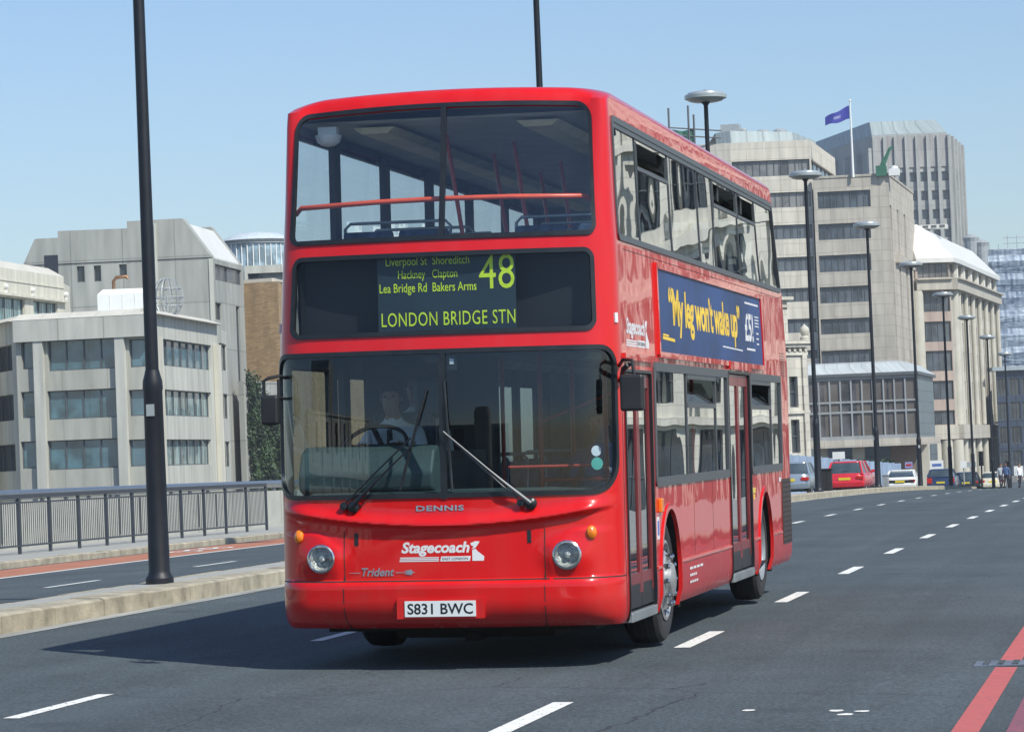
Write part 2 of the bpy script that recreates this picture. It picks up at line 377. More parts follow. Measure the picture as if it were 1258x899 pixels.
# double red line at the right kerb, interrupted by a drain cover
dashes(3.95, [(-60, -.05), (.55, 160)], .15, mat='paint_red')
dashes(4.24, [(-60, 160)], .14, mat='paint_red_dull')
dashes(4.42, [(-60, 160)], .12, mat='paint_red')
b = MB(); b.box(3.72, 4.5, .05, .47, zr(4, 0)+.004, zr(4, 0)+.012)
for k in range(7): b.box(3.78+.1*k, 3.82+.1*k, .1, .42, zr(4, 0)+.012, zr(4, 0)+.02, 1)
pm('iron', (.17, .20, .25), .6, metal=.2)
tag(b.build('drain_cover', [MAT['iron'], MAT['asphalt']]), 'iron drain cover breaking the red kerb line at lower right', 'drain cover')
# worn remains of white paint and a bicycle mark in the cycle lane
b = MB(); rnd = random.Random(3)
for cx, cy in ((2.6, -3.15), (3.12, -3.2), (3.28, -3.25), (3.2, -3.45)):
    pts = [(cx+rnd.uniform(.6, 1)*.055*math.cos(a), cy+rnd.uniform(.5, 1)*.08*math.sin(a)) for a in [i*.785 for i in range(8)]]
    b.add([(x, y, zr(x, y)+.004) for x, y in pts], [tuple(range(8))])
struct(b.build('lane_marking', MAT['paint_white'], fixn=False))
b = MB()
for y0 in (33.0,):
    for r0, cx, cy in ((.34, -12.9, y0), (.34, -12.9, y0+1.9)):
        for i in range(16):
            a0, a1 = i*math.pi/8, (i+1)*math.pi/8
            b.quad(*[(cx+r*math.cos(a), cy+1.3*r*math.sin(a), zr(cx, cy)+.012) for r, a in ((r0, a0), (r0, a1), (r0-.09, a1), (r0-.09, a0))])
    for (xa, ya, xb, yb) in ((-12.9, y0, -12.6, y0+.9), (-12.6, y0+.9, -12.9, y0+1.9), (-12.9, y0, -13.2, y0+1.1), (-12.6, y0+.9, -13.25, y0+1.2)):
        d = Vector((xb-xa, yb-ya)).normalized(); n_ = Vector((-d.y, d.x))*.05
        b.quad(*[(x, y, zr(x, y)+.016) for x, y in ((xa+n_.x, ya+n_.y), (xa-n_.x, ya-n_.y), (xb-n_.x, yb-n_.y), (xb+n_.x, yb+n_.y))])
struct(b.build('lane_marking', MAT['paint_white'], fixn=False))
# bridge edges and the land and river below
b = MB()
for j in range(len(YS)-1):
    for x, s in ((-19.6, 1), (9.5, -1)):
        q = [(x, YS[j], zr(x, YS[j])+.1), (x, YS[j+1], zr(x, YS[j+1])+.1), (x, YS[j+1], -9), (x, YS[j], -9)]
        b.quad(*q)
struct(b.build('bridge_side', MAT['kerbstone'], fixn=False))
b = MB(); b.quad((-6000, 95, -3.6), (6000, 95, -3.6), (6000, 6000, -3.6), (-6000, 6000, -3.6)); b.quad((-6000, 95, -3.6), (6000, 95, -3.6), (6000, 95, -9), (-6000, 95, -9)); struct(b.build('ground', MAT['earth'], fixn=False))
b = MB(); b.quad((-6000, -6000, -8), (6000, -6000, -8), (6000, 95, -8), (-6000, 95, -8)); struct(b.build('water', MAT['water'], fixn=False))

# ================================================================ PARAPET and GUARD RAILING
panelmat('granite', (.40, .40, .36), 1.47, 3, .35, .03, .6)
pm('steel', (.36, .37, .38), .32, var=.05, metal=.85, scale=6)
pm('railpaint', (.045, .055, .07), .55, var=.1, scale=5)
def pz(y): return rz(y)-.0157*(18.8-5.75)+.0903+.10
root = empty('parapet', (-18.9, 40, 0), 'pale stone bridge parapet with a thick steel handrail', 'parapet')
root.location = (0, 0, 0)
b = MB(); grooves = MB(); y = -20.0; rail = []
while y < 125:
    e = y+1.47; a, c = y+.025, e-.025
    for (x0, x1) in ((-19.3, -18.85),):
        vs = [(x0, a, pz(a)-.2), (x1, a, pz(a)-.2), (x1, c, pz(c)-.2), (x0, c, pz(c)-.2), (x0, a, pz(a)+.98), (x1, a, pz(a)+.98), (x1, c, pz(c)+.98), (x0, c, pz(c)+.98)]
        b.add(vs, [(0, 3, 2, 1), (4, 5, 6, 7), (0, 1, 5, 4), (1, 2, 6, 5), (2, 3, 7, 6), (3, 0, 4, 7)])
    if int(y*10) % 3: grooves.box(-18.86, -18.835, e-.045, e+.045, pz(e)+.15, pz(e)+.97)
    y = e
b.build('wall_panel', MAT['granite_plain'] if 'granite_plain' in MAT else pm('granite_plain', (.43, .43, .39), .7, var=.08, scale=1.5), root)
build_each(grooves, 'joint_strip', pm('joint', (.07, .08, .08), .8), root)
b = MB(); ys = [-20+i*5 for i in range(30)]
b.tube([(-19.05, yy, pz(yy)+1.16) for yy in ys], .105, 12)
b.build('handrail', MAT['steel'], root, smooth=60)
b = MB()
for i in range(100):
    yy = -20+i*1.47
    if yy < 124: b.box(-19.09, -19.01, yy-.04, yy+.04, pz(yy)+.95, pz(yy)+1.12)
build_each(b, 'rail_bracket', MAT['steel'], root)
root = empty('guard_railing', (0, 0, 0), 'dark pedestrian guard railing of thin bars on the left pavement', 'railing')
fy0 = 33.33-1.62*12; nb = 22
def fz(y): return zr(-16.3, y)+.11
bp = MB(); bp.box(-.028, .028, -.03, .03, -.05, 1.12)
pp = None
for i in range(nb+1):
    y = fy0+1.62*i
    if pp is None: pp = bp.build('post', MAT['railpaint'], root); o = pp
    else: o = pp.copy(); COL.objects.link(o); o.parent = root
    o.location = (-16.3, y, fz(y))
b = MB()
for k in range(1, 15): b.tube([(0, k*1.62/15, .17), (0, k*1.62/15, .98)], .0085, 5)
b.box(-.02, .02, .03, 1.59, .14, .175); b.box(-.015, .015, .03, 1.59, .965, .995)
b.box(-.03, .03, -.01, 1.63, 1.06, 1.14)
bo = None
for i in range(nb):
    y = fy0+1.62*i
    if bo is None: bo = b.build('bar_panel', MAT['railpaint'], root, fixn=False); o = bo
    else: o = bo.copy(); COL.objects.link(o); o.parent = root
    o.location = (-16.3, y, fz(y)); o.rotation_euler = (math.atan2(fz(y+1.62)-fz(y), 1.62), 0, 0)

# ================================================================ STREET LAMPS
pm('lampblack', (.008, .011, .018), .5, var=.2, scale=4)
pm('lamphead', (.42, .46, .47), .3, var=.06, scale=3, metal=.3)
pm('lamplens', (.30, .34, .34), .35, var=.05)
def make_lamp(label):
    root = empty('street_lamp', (0, 0, 0), label, 'street lamp', 'street lamps along the traffic island')
    b = MB(); b.lathe([(0, .0), (.155, 0), (.155, .06), (.13, .10), (.118, .14), (.112, 1.1), (.105, 2.12), (.113, 2.16), (.108, 2.24), (.086, 2.32), (.078, 2.36)], n=20)
    b.build('base_column', MAT['lampblack'], root, smooth=30)
    b = MB(); b.lathe([(.074, 2.33), (.07, 4), (.062, 7), (.055, 10.0), (.06, 10.02), (.12, 10.1), (0, 10.1)], n=16)
    b.build('pole', MAT['lampblack'], root, smooth=40)
    b = MB(); b.box(-.045, .045, -.118, -.10, 1.85, 1.98); b.build('access_door', MAT['lamphead'], root)
    b = MB(); b.lathe([(0, 10.10), (.30, 10.10), (.42, 10.13), (.50, 10.19)], n=32); h = b.build('lens', MAT['lamplens'], root, smooth=40)
    b = MB(); b.lathe([(.50, 10.18), (.53, 10.185), (.535, 10.27), (.52, 10.285), (.47, 10.29), (.45, 10.33), (.33, 10.36), (0, 10.37)], n=36)
    b.lathe([(.04, 10.36), (.04, 10.42), (0, 10.43)], n=10)
    b.build('lamp_head', MAT['lamphead'], root, smooth=30)
    return root
lab = ['tall black lamp post nearest the camera on the kerbed island, left of the bus',
       'black lamp post whose pole rises behind the roof of the bus',
       'street lamp with round grey head over the back end of the bus roof',
       'tall street lamp between the silver saloon and the red estate car',
       'street lamp between the red estate and the white car',
       'street lamp right beside the white car',
       'street lamp before the stone columns, beside the dark blue van',
       'slim street lamp second after the dark blue van, at the colonnade',
       'far street lamp standing over the cream car',
       'farthest street lamp, a small round head before the navy building']
lp = make_lamp(lab[0])
for i in range(10):
    o = lp if i == 0 else copy_tree(lp)
    y = 10.9+[0, 22.4, 43.6, 65.3, 86, 106.8, 127.0, 146.3, 167, 189][i]
    o.location = (-5.84, y, zr(-5.84, y)+.165); o['label'] = lab[i]; o.rotation_euler = (0, 0, i*1.3)
    if i > 4: o.location.z -= .1*(i-4)
# ================================================================ BUILDINGS
panelmat('conc', (.53, .535, .48), 3.2, 40, .72, .05)
panelmat('conc_grey', (.38, .39, .36), 4.2, 3.7, .7, .05)
panelmat('conc_dark', (.42, .425, .375), 3.2, 40, .8, .03)
panelmat('cream', (.62, .60, .51), 8, 40, .8, .03)
panelmat('travertine', (.66, .62, .53), 1.9, 1.25, .72, .035)
panelmat('travertine_dull', (.52, .48, .41), 1.9, 1.25, .72, .035)
panelmat('portland', (.60, .575, .50), 1.2, .6, .75, .03, offs=.5)
panelmat('palestone', (.74, .72, .62), 1.2, .6, .8, .03, offs=.5)
panelmat('colstone', (.52, .49, .42), 2.2, 2.2, .8, .03)
panelmat('pinkstone', (.46, .37, .32), 2.5, 2.5, .8, .03)
panelmat('tanbrick', (.42, .29, .16), .45, .15, .8, .02, offs=.5, var=.2)
panelmat('slate', (.17, .21, .23), 3, 1.1, .6, .05, rough=.4)
panelmat('leadroof', (.52, .56, .56), 1.3, 30, .75, .07, rough=.45)
panelmat('towerroof', (.34, .40, .40), 2.6, 30, .7, .14, rough=.5)
panelmat('towerstone', (.42, .43, .41), 3, 3.7, .85, .1)
panelmat('towerpink', (.40, .39, .38), 3, 3.7, .85, .1)
pm('whiteroof', (.66, .66, .63), .5, var=.04, scale=.6)
pm('whitepaint', (.80, .82, .80), .45, var=.03)
pm('darkband', (.03, .035, .05), .3)
pm('frame', (.10, .11, .12), .45)
pm('framelight', (.42, .45, .46), .4, metal=.2)
pm('greenpaint', (.04, .16, .10), .5)
pm('flagblue', (.05, .06, .38), .6)
pm('paintwhite', (.78, .78, .78), .6)
pm('copper', (.26, .14, .07), .4, metal=.4)
winmat('win_blue', (.05, .12, .15), 2.0, .08, (1.9, .05, (.13, .22, .28)))
winmat('win_dark', (.035, .045, .055), 1.7, .06)
winmat('win_teal', (.10, .17, .18), 1.8, .08, (.45, .1, (.42, .56, .55)))
winmat('win_grey', (.12, .12, .12), 1.6, .12, (1.2, .04, (.26, .26, .25)))
winmat('win_far', (.055, .07, .09), 1.6, .1, (.9, .1, (.13, .15, .17)))
winmat('win_room', (.06, .06, .07), 1.6, .08, (1.6, .1, (.15, .13, .11)))

def facade(root, W, z0, z1, wins, wall, glass='win_dark', depth=.28, s0=0, s1=None, frame='frame', name='wall', holes_only=False):
    """wall plane with true openings, reveals and set-back window panes. wins: (s0,s1,z0,z1[,mullions[,glass[,transoms]]])"""
    s1 = W.L if s1 is None else s1
    wn = []
    for q in wins:
        q = tuple(q); a, c, lo, hi = q[:4]; a, c = min(a, c), max(a, c); lo, hi = min(lo, hi), max(lo, hi)
        a = max(a, s0); c = min(c, s1); lo = max(lo, z0); hi = min(hi, z1)
        if c-a > .02 and hi-lo > .02: wn.append((a, c, lo, hi)+q[4:])
    S = sorted(set([round(x, 3) for q in wn for x in q[:2]]+[round(s0, 3), round(s1, 3)]))
    Z = sorted(set([round(x, 3) for q in wn for x in q[2:4]]+[round(z0, 3), round(z1, 3)]))
    b = MB()
    def Q(pts, uv): b.quad(*pts, uv=uv)
    for i in range(len(S)-1):
        for j in range(len(Z)-1):
            cs, cz = (S[i]+S[i+1])/2, (Z[j]+Z[j+1])/2
            if any(q[0] < cs < q[1] and q[2] < cz < q[3] for q in wn): continue
            Q([W.pt(S[i], Z[j]), W.pt(S[i+1], Z[j]), W.pt(S[i+1], Z[j+1]), W.pt(S[i], Z[j+1])], [(S[i], Z[j]), (S[i+1], Z[j]), (S[i+1], Z[j+1]), (S[i], Z[j+1])])
    for q in wn:
        a, c, lo, hi = q[:4]
        for P in ([(a, lo), (a, hi)], [(c, lo), (c, hi)], [(a, lo), (c, lo)], [(a, hi), (c, hi)]):
            Q([W.pt(*P[0]), W.pt(*P[1]), W.pt(*P[1], off=-depth), W.pt(*P[0], off=-depth)], [(P[0][0], P[0][1]), (P[1][0], P[1][1]), (P[1][0]+depth, P[1][1]), (P[0][0]+depth, P[0][1])])
    w_ = b.build(name, MAT[wall], root)
    for q in wn:
        a, c, lo, hi = q[:4]; nm = q[4] if len(q) > 4 else 0; gm = q[5] if len(q) > 5 and q[5] else glass; tr = q[6] if len(q) > 6 else 0
        b = MB(); d = depth-.01
        b.quad(W.pt(a, lo, -d), W.pt(c, lo, -d), W.pt(c, hi, -d), W.pt(a, hi, -d), uv=[(a, lo), (c, lo), (c, hi), (a, hi)])
        win = b.build('window', MAT[gm], root)
        if nm or tr:
            b = MB(); fw = .07
            def bar(x0, x1, y0, y1):
                vs = [W.pt(x, y, o_) for o_ in (-d, -d+.09) for x, y in ((x0, y0), (x1, y0), (x1, y1), (x0, y1))]
                b.add(vs, [(4, 5, 6, 7), (0, 1, 5, 4), (1, 2, 6, 5), (2, 3, 7, 6), (3, 0, 4, 7)])
            for k in range(1, nm): x = a+(c-a)*k/nm; bar(x-fw/2, x+fw/2, lo, hi)
            for k in range(1, tr+1): y = lo+(hi-lo)*k/(tr+1); bar(a, c, y-fw/2, y+fw/2)
            bar(a, a+fw, lo, hi); bar(c-fw, c, lo, hi); bar(a, c, lo, lo+fw); bar(a, c, hi-fw, hi)
            b.build('window_frame', MAT[frame], win, fixn=False)
    return w_
def bandbox(b, W, a, c, z0, z1, o0, o1, m=0):
    vs = [W.pt(x, z, o_) for o_ in (o0, o1) for x, z in ((a, z0), (c, z0), (c, z1), (a, z1))]
    b.add(vs, [(0, 1, 2, 3), (4, 7, 6, 5), (0, 4, 5, 1), (1, 5, 6, 2), (2, 6, 7, 3), (3, 7, 4, 0)], m)
    n = len(b.f)
    for k, f in enumerate([(0, 1, 2, 3), (4, 7, 6, 5), (0, 4, 5, 1), (1, 5, 6, 2), (2, 6, 7, 3), (3, 7, 4, 0)]):
        cr = [(a, z0), (c, z0), (c, z1), (a, z1)]; b.uv[n-6+k] = [cr[i % 4] for i in f]
def volume(root, pts, z0, z1, mat, name='rear_wall', roofmat=None):
    """closed block behind the visible facades; pts in plan order"""
    b = MB(); n = len(pts)
    for i in range(n):
        p, q = pts[i], pts[(i+1) % n]; L_ = math.hypot(q[0]-p[0], q[1]-p[1])
        b.quad((p[0], p[1], z0), (q[0], q[1], z0), (q[0], q[1], z1), (p[0], p[1], z1), uv=[(0, z0), (L_, z0), (L_, z1), (0, z1)])
    b.build(name, MAT[mat], root)
    b = MB(); b.v = [(p[0], p[1], z1) for p in pts]; b.f = [tuple(range(n))]; b.m = [0]
    b.build('roof', MAT[roofmat or mat], root)
def back(W1, W2, d):
    """two points set back behind the outer ends of a run of walls"""
    n = (W1.n+W2.n).normalized()
    return [W2.B-n*d, W1.A-n*d]
def inset(pts, k=.6):
    k = max(k, .6); P = [Vector(p[:2]) for p in pts]; n = len(P); area = sum(P[i].x*P[(i+1) % n].y-P[(i+1) % n].x*P[i].y for i in range(n)); sg = 1 if area > 0 else -1; out = []
    for i in range(n):
        d0 = (P[i]-P[i-1]).normalized(); d1 = (P[(i+1) % n]-P[i]).normalized(); n0 = Vector((-d0.y, d0.x))*sg; n1 = Vector((-d1.y, d1.x))*sg
        out.append(P[i]+(n0+n1)*(k/max(.35, 1+n0.dot(n1))))
    return out
def P2(u, v, D): p = at(u, v, D); return (p.x, p.y)
GZ = -3.6
# ---------------- office building on the left, three window rows
def B1():
    root = empty('office_building', label='low concrete office with ribbon windows behind the left railing', cat='building')
    c0 = P2(-45, 500, 216); c1 = P2(22, 500, 202); c2 = P2(190, 480, 200); c3 = P2(270, 500, 219); c4 = P2(275, 500, 219.3); c5 = P2(281, 500, 224)
    W0, W1, W2, W3 = Wall(c0, c1), Wall(c1, c2), Wall(c2, c3), Wall(c4, c5)
    zt = at(179, 386, 200).z; zc = at(176, 378.8, 201).z
    wn = []
    for (a, c, nm) in ((-30, 22, 3),):
        pass
    rows1 = [(418.5, 452), (480.5, 512), (541.5, 574)]
    f1 = []
    for (t, bt) in rows1:
        f1.append(W1.rect(25.5, t+1, 44.5, bt+1)+(1, 'win_blue'))
        f1.append(W1.rect(58, t, 145, bt)+(4, 'win_blue')); f1.append(W1.rect(158, t-1.5, 186, bt-2)+(1, 'win_blue'))
    facade(root, W1, GZ, zt, f1, 'conc_dark', 'win_blue', .35)
    # projecting piers and parapet band
    b = MB()
    for u0, u1 in ((45.5, 57), (145.8, 157.2)):
        a, _ = W1.sz(u0, 500); c, _ = W1.sz(u1, 500); bandbox(b, W1, a, c, GZ, W1.sz(100, 417)[1], .02, .42)
    bandbox(b, W1, 0, W1.L, W1.sz(100, 417)[1], zt, .02, .5)
    build_each(b, 'pier', MAT['conc'], root)
    f0 = []
    for (t, bt) in ((424, 456), (485, 517), (546, 579)):
        z1_, z0_ = W0.sz(10, t)[1], W0.sz(10, bt)[1]
        f0.append((W0.L*.05, W0.L*.93, z0_, z1_, 6, 'win_dark'))
    facade(root, W0, GZ, zt, f0, 'conc', 'win_dark', .35, name='wall')
    f2 = []
    for (t0, t1, b0, b1, g) in ((416.6, 423.6, 449.8, 454, 'win_blue'), (477, 483, 510.5, 512, 'win_teal'), (538.5, 540.5, 570.5, 571.5, 'win_teal')):
        a, zt0 = W2.sz(199.5, t0); c, zt1 = W2.sz(259.5, t1); zb = (W2.sz(199.5, b0)[1]+W2.sz(259.5, b1)[1])/2
        f2.append((a, c, zb, (zt0+zt1)/2, 7, g))
    facade(root, W2, GZ, zt, f2, 'conc', 'win_teal', .35)
    b = MB(); a, _ = W2.sz(264, 500); c, _ = W2.sz(268.5, 500); bandbox(b, W2, a, c, GZ, W2.sz(230, 419)[1], .02, .35)
    a, _ = W2.sz(191, 500); c, _ = W2.sz(197, 500); bandbox(b, W2, a, c, GZ, W2.sz(230, 419)[1], .02, .35)
    build_each(b, 'pier', MAT['cream'], root)
    f3 = [(0.05*W3.L, .95*W3.L, W3.sz(278, q1)[1], W3.sz(278, q0)[1], 1, 'win_dark') for q0, q1 in ((424, 456), (484, 514), (542, 573))]
    facade(root, W3, GZ, zt-.3, f3, 'conc', 'win_dark', .2)
    # chamfered coping
    def cop(W, a, c):
        b = MB(); n = max(1, int((c-a)/1.7))
        for k in range(n):
            x0 = a+(c-a)*k/n+.02; x1 = a+(c-a)*(k+1)/n-.02
            vs = [W.pt(x0, zt, .52), W.pt(x1, zt, .52), W.pt(x1, zc, -.7), W.pt(x0, zc, -.7), W.pt(x0, zt, -.9), W.pt(x1, zt, -.9)]
            b.add(vs, [(0, 1, 2, 3), (3, 2, 5, 4), (0, 3, 4), (1, 5, 2), (0, 4, 5, 1)])
        b.build('coping', MAT['cop'], root)
    pm('cop', (.58, .56, .49), .7, var=.08, scale=.6)
    cop(W1, 0, W1.L); cop(W2, 0, W2.L); cop(W0, 0, W0.L)
    n = W1.n
    volume(root, inset([c0, c1, c2, c5, P2(274, 500, 250), (c0[0]-n.x*22, c0[1]-n.y*22)], .6), GZ, zt-.1, 'conc')
    return zt, W1
zt1, WB1 = B1()
# ---------------- white plant box, pipe and wire cage on its roof
def onroof():
    W = Wall(P2(120, 380, 207), P2(182, 380, 207)); z0 = zt1-.1
    a = 0; c = W.L; z1 = at(150, 354.5, 207).z
    b = MB(); ch = .35
    def R(o0, o1, z, i): return [W.pt(a+i, z, -i), W.pt(c-i, z, -i), W.pt(c-i, z, -2.6+i), W.pt(a+i, z, -2.6+i)]
    b.loft([R(0, 0, z0, 0), R(0, 0, z1-ch, 0), R(0, 0, z1, ch)])
    for k in range(1, 4): bandbox(b, W, c*k/4-.02, c*k/4+.02, z0+.1, z1-ch-.05, .0, .03)
    b.uv = {}
    o = b.build('plant_box', MAT['whitepaint'], None); tag(o, 'white box-shaped air plant on the office roof left of the near lamp post', 'air plant')
    b = MB(); p = W.pt(a+1.0, z1-.1, -1.2); q = at(140, 354, 208)
    d = W.d; b.tube([p, p+Vector((0, 0, .7)), p+Vector((d.x*.2, d.y*.2, .95)), p+Vector((d.x*.9, d.y*.9, 1.0)), p+Vector((d.x*1.0, d.y*1.0, .85))], .13, 8)
    tag(b.build('flue_pipe', MAT['copper'], None, smooth=50), 'bent copper flue pipe rising behind the white roof plant box', 'pipe')
    b = MB(); c0 = at(205, 366, 208); r = 1.15
    c0.z = z0+1.6
    for k in range(6):
        t = k*math.pi/6; b.tube([c0+Vector((r*math.cos(a)*math.cos(t), r*math.cos(a)*math.sin(t), 1.35*math.sin(a))) for a in [i*math.pi/8 for i in range(17)]], .035, 5)
    for h in (-.6, 0, .6):
        rr = r*math.sqrt(1-(h/1.35)**2); b.tube([c0+Vector((rr*math.cos(a), rr*math.sin(a), h)) for a in [i*math.pi/8 for i in range(17)]], .035, 5)
    b.tube([c0+Vector((0, 0, -1.7)), c0+Vector((0, 0, .2))], .06, 6)
    b.box(c0.x-.3, c0.x+.3, c0.y-.3, c0.y+.3, z0-.05, z0+.3)
    tag(b.build('roof_aerial', MAT['framelight'], None, smooth=50), 'round wire cage aerial on the office roof beside the lamp post', 'aerial')
onroof()
# ---------------- cream building at the far left
def B0():
    root = empty('office_building', label='cream office with rounded end at the left edge, above the ribbon office', cat='building')
    A = P2(-60, 340, 204); C = P2(78, 340, 226); W = Wall(A, C)
    E_ = P2(85.5, 350, 230)
    zt = (at(0, 328, 213.6).z+at(78, 341, 226).z)/2
    w1 = W.rect(-25, 361, 31.5, 398); w2 = W.rect(41, 371.5, 71, 384)
    zt_ = W.sz(15, 366)[1]; 
    facade(root, W, GZ, zt, [(w1[0], w1[1], zt_-2.6, zt_, 5, 'win_teal'), (w2[0], w2[1], zt_-2.6, zt_, 3, 'win_teal')], 'cream', 'win_teal', .3)
    W2 = Wall(C, E_); facade(root, W2, GZ, zt-.5, [], 'cream')
    b = MB(); bandbox(b, W, 0, W.L, zt_+.1, zt_+.28, 0, .35); bandbox(b, W, 0, W.L, zt-.9, zt-.8, 0, .06); b.build('ledge', MAT['cream'], root)
    b = MB(); vs = [W.pt(0, zt, 0), W.pt(W.L, zt, 0), W.pt(W.L, zt+.7, -1.2), W.pt(0, zt+.7, -1.2), W.pt(0, zt, -2), W.pt(W.L, zt, -2)]
    b.add(vs, [(0, 1, 2, 3), (3, 2, 5, 4), (0, 3, 4), (1, 5, 2)]); b.build('coping', MAT['cop'], root)
    b = MB()
    for u in (6, 39, 79.5):
        s, z = W.sz(u, 358); p = W.pt(s, zt_+.75, .12); b.lathe([(0, -.2), (.15, -.15), (.2, 0), (.15, .12), (0, .16)], c=p, n=12, axis='x')
        bandbox(b, W, s-.05, s+.05, zt_+.2, zt_+.75, 0, .2)
    b.uv = {}
    build_each(b, 'wall_lamp', MAT['paintwhite'], root, smooth=50)
    n = W.n; volume(root, inset([A, C, E_, (E_[0]-n.x*9, E_[1]-n.y*9), (A[0]-n.x*9, A[1]-n.y*9)], .4), GZ, zt-.6, 'cream')
B0()
# ---------------- tall grey concrete block with slanted roof
def B2():
    root = empty('concrete_block', label='tall grey windowless concrete block with a slanted white roof glazing', cat='building')
    D = 240
    A = P2(23, 320, D+1); C = P2(261.7, 317.5, D); E_ = P2(298.5, 326.7, 250.5)
    W = Wall(A, C); S = Wall(C, E_); bk = 26
    def s(u, v=320): return W.sz(u, v)[0]
    def z(u, v): return W.sz(u, v)[1]
    zj = z(262, 317.5)
    # outline of the front wall above the joint, stepped
    wins = [W.rect(94, 322.4, 104.3, 346.4)+(1,), W.rect(114.8, 321.5, 124.5, 345.5)+(1,), W.rect(146, 319.5, 156, 339)+(1,)]
    facade(root, W, GZ, zj, [(a, c, lo, min(hi, zj-.15), 1, 'win_dark') for a, c, lo, hi, _ in wins], 'conc_grey', 'win_dark', .3)
    pts = [(s(23), zj), (s(262), zj), (s(261.7), zj), (s(224, 268), z(224, 268.3)), (s(157.6), z(157.6, 271.8)), (s(157.6), z(157.6, 280.5)), (s(72), z(72, 283.8)), (s(72), z(72, 292)), (s(43.4), z(43.4, 293.5)), (s(23), z(23, 327))]
    pts = [(0, zj-.05)]+[(W.L, zj-.05)]+pts[3:9]+[(s(27), zj)]
    def slab(pts, o0, o1, name, mat):
        b = MB(); n = len(pts); sv = Vector((S.d.x, S.d.y, 0)); vs = [W.pt(a, zz)-sv*o0 for a, zz in pts]+[W.pt(a, zz)-sv*o1 for a, zz in pts]
        b.add(vs, [tuple(range(n)), tuple(range(n, 2*n))[::-1]]+[(i, n+i, n+(i+1) % n, (i+1) % n) for i in range(n)])
        for k in range(len(b.f)): b.uv[k] = [((pts[i % n][0]), pts[i % n][1]) for i in b.f[k]]
        return b.build(name, MAT[mat], root)
    slab(pts, -1.2, .0, 'gable_wall', 'conc_grey')
    p2 = [(s(205), zj), (W.L, zj), (s(224, 268), z(224, 268.3)), (s(205), z(205, 268.9))]
    slab(p2, -S.L, -S.L+.8, 'gable_wall', 'conc_grey')
    # black opening in the left gable
    b = MB(); a, c, lo, hi = W.rect(54.5, 314, 72, 337.5); bandbox(b, W, a, c, lo, hi, .01, .05); b.build('window', MAT['darkband'], root)
    # joint ledge and vertical fin
    b = MB(); bandbox(b, W, s(191), s(193.5), GZ, z(192, 275), .0, .25); bandbox(b, W, W.L-.35, W.L, GZ, zj, .0, .1); build_each(b, 'fin', MAT['conc'], root)
    b = MB(); bandbox(b, W, 0, W.L, z(200, 318.5)-.06, z(200, 318.5)+.0, .005, .03); bandbox(b, W, 0, W.L, zj-9.2, zj-9.1, .005, .03); build_each(b, 'joint_line', MAT['darkband'], root)
    # slanted white glazing between the gables
    b = MB(); k0 = s(228, 270); zk = z(224, 268.3)
    sv = Vector((S.d.x, S.d.y, 0)); P = [W.pt(k0-.1, zk-.35)+sv*.9, W.pt(W.L-.15, zj+.15)+sv*.9, W.pt(W.L-.15, zj+.15)+sv*(S.L-.7), W.pt(k0-.1, zk-.35)+sv*(S.L-.7)]
    b.add(P+[p-Vector((0, 0, .25)) for p in P], [(0, 1, 2, 3), (7, 6, 5, 4), (0, 4, 5, 1), (1, 5, 6, 2), (2, 6, 7, 3), (3, 7, 4, 0)]); b.build('roof_glazing', MAT['whiteroof'], root)
    sw = [S.rect(264.5, 325, 296, 349), S.rect(264.8, 372.5, 272, 393.5)]
    zA, zB = S.sz(264, 324)[1], S.sz(264, 343.5)[1]
    a = S.sz(264.2, 330)[0]; c = S.sz(296.5, 330)[0]
    w2 = (S.sz(264.8, 380)[0], S.sz(272.3, 380)[0], S.sz(268, 393)[1], S.sz(268, 372)[1])
    w3 = (S.sz(292.5, 450)[0], S.sz(297, 450)[0], GZ+1, S.sz(295, 377)[1])
    facade(root, S, GZ, zj, [(a, c, zB, zA, 2, 'win_far'), w2+(1, 'win_dark'), w3+(1, 'win_dark')], 'conc_grey', 'win_dark', .25)
    n = W.n; volume(root, inset([A, C, E_, P2(296, 320, 262), (A[0]-n.x*bk, A[1]-n.y*bk)], .6), GZ, zj-.1, 'conc_grey')
B2()
# ---------------- tan brick building right of it, drum beyond
def B3():
    root = empty('brick_building', label='tan brick building with white coping, close to the left side of the bus', cat='building')
    A = P2(300.5, 350, 253); C = P2(335, 346, 252); E_ = P2(420, 362, 285)
    W, S = Wall(A, C), Wall(C, E_); zt = at(335, 346, 252).z
    facade(root, W, GZ, zt, [], 'tanbrick'); facade(root, S, GZ, zt, [], 'tanbrick')
    b = MB(); bandbox(b, W, 0, W.L, zt, zt+.3, -.4, .12); bandbox(b, S, 0, S.L, zt, zt+.3, -.4, .12); b.build('coping', MAT['cop'], root)
    n = W.n; volume(root, inset([A, C, E_, (E_[0]-n.x*10, E_[1]-n.y*10), (A[0]-n.x*26, A[1]-n.y*26)], .3), GZ, zt-.05, 'tanbrick')
    A = P2(300, 335, 262); C = P2(380, 330, 262); W = Wall(A, C); z0 = zt; z1 = at(320, 326, 262).z
    facade(root, W, z0-.2, z1, [(.3, W.L-.3, at(320, 345, 262).z, at(320, 335.5, 262).z, 5, 'win_dark')], 'conc', 'win_dark', .3)
    volume(root, inset([A, C, (C[0], C[1]+9), (A[0], A[1]+9)], .4), z0-.2, z1-.02, 'conc')
B3()
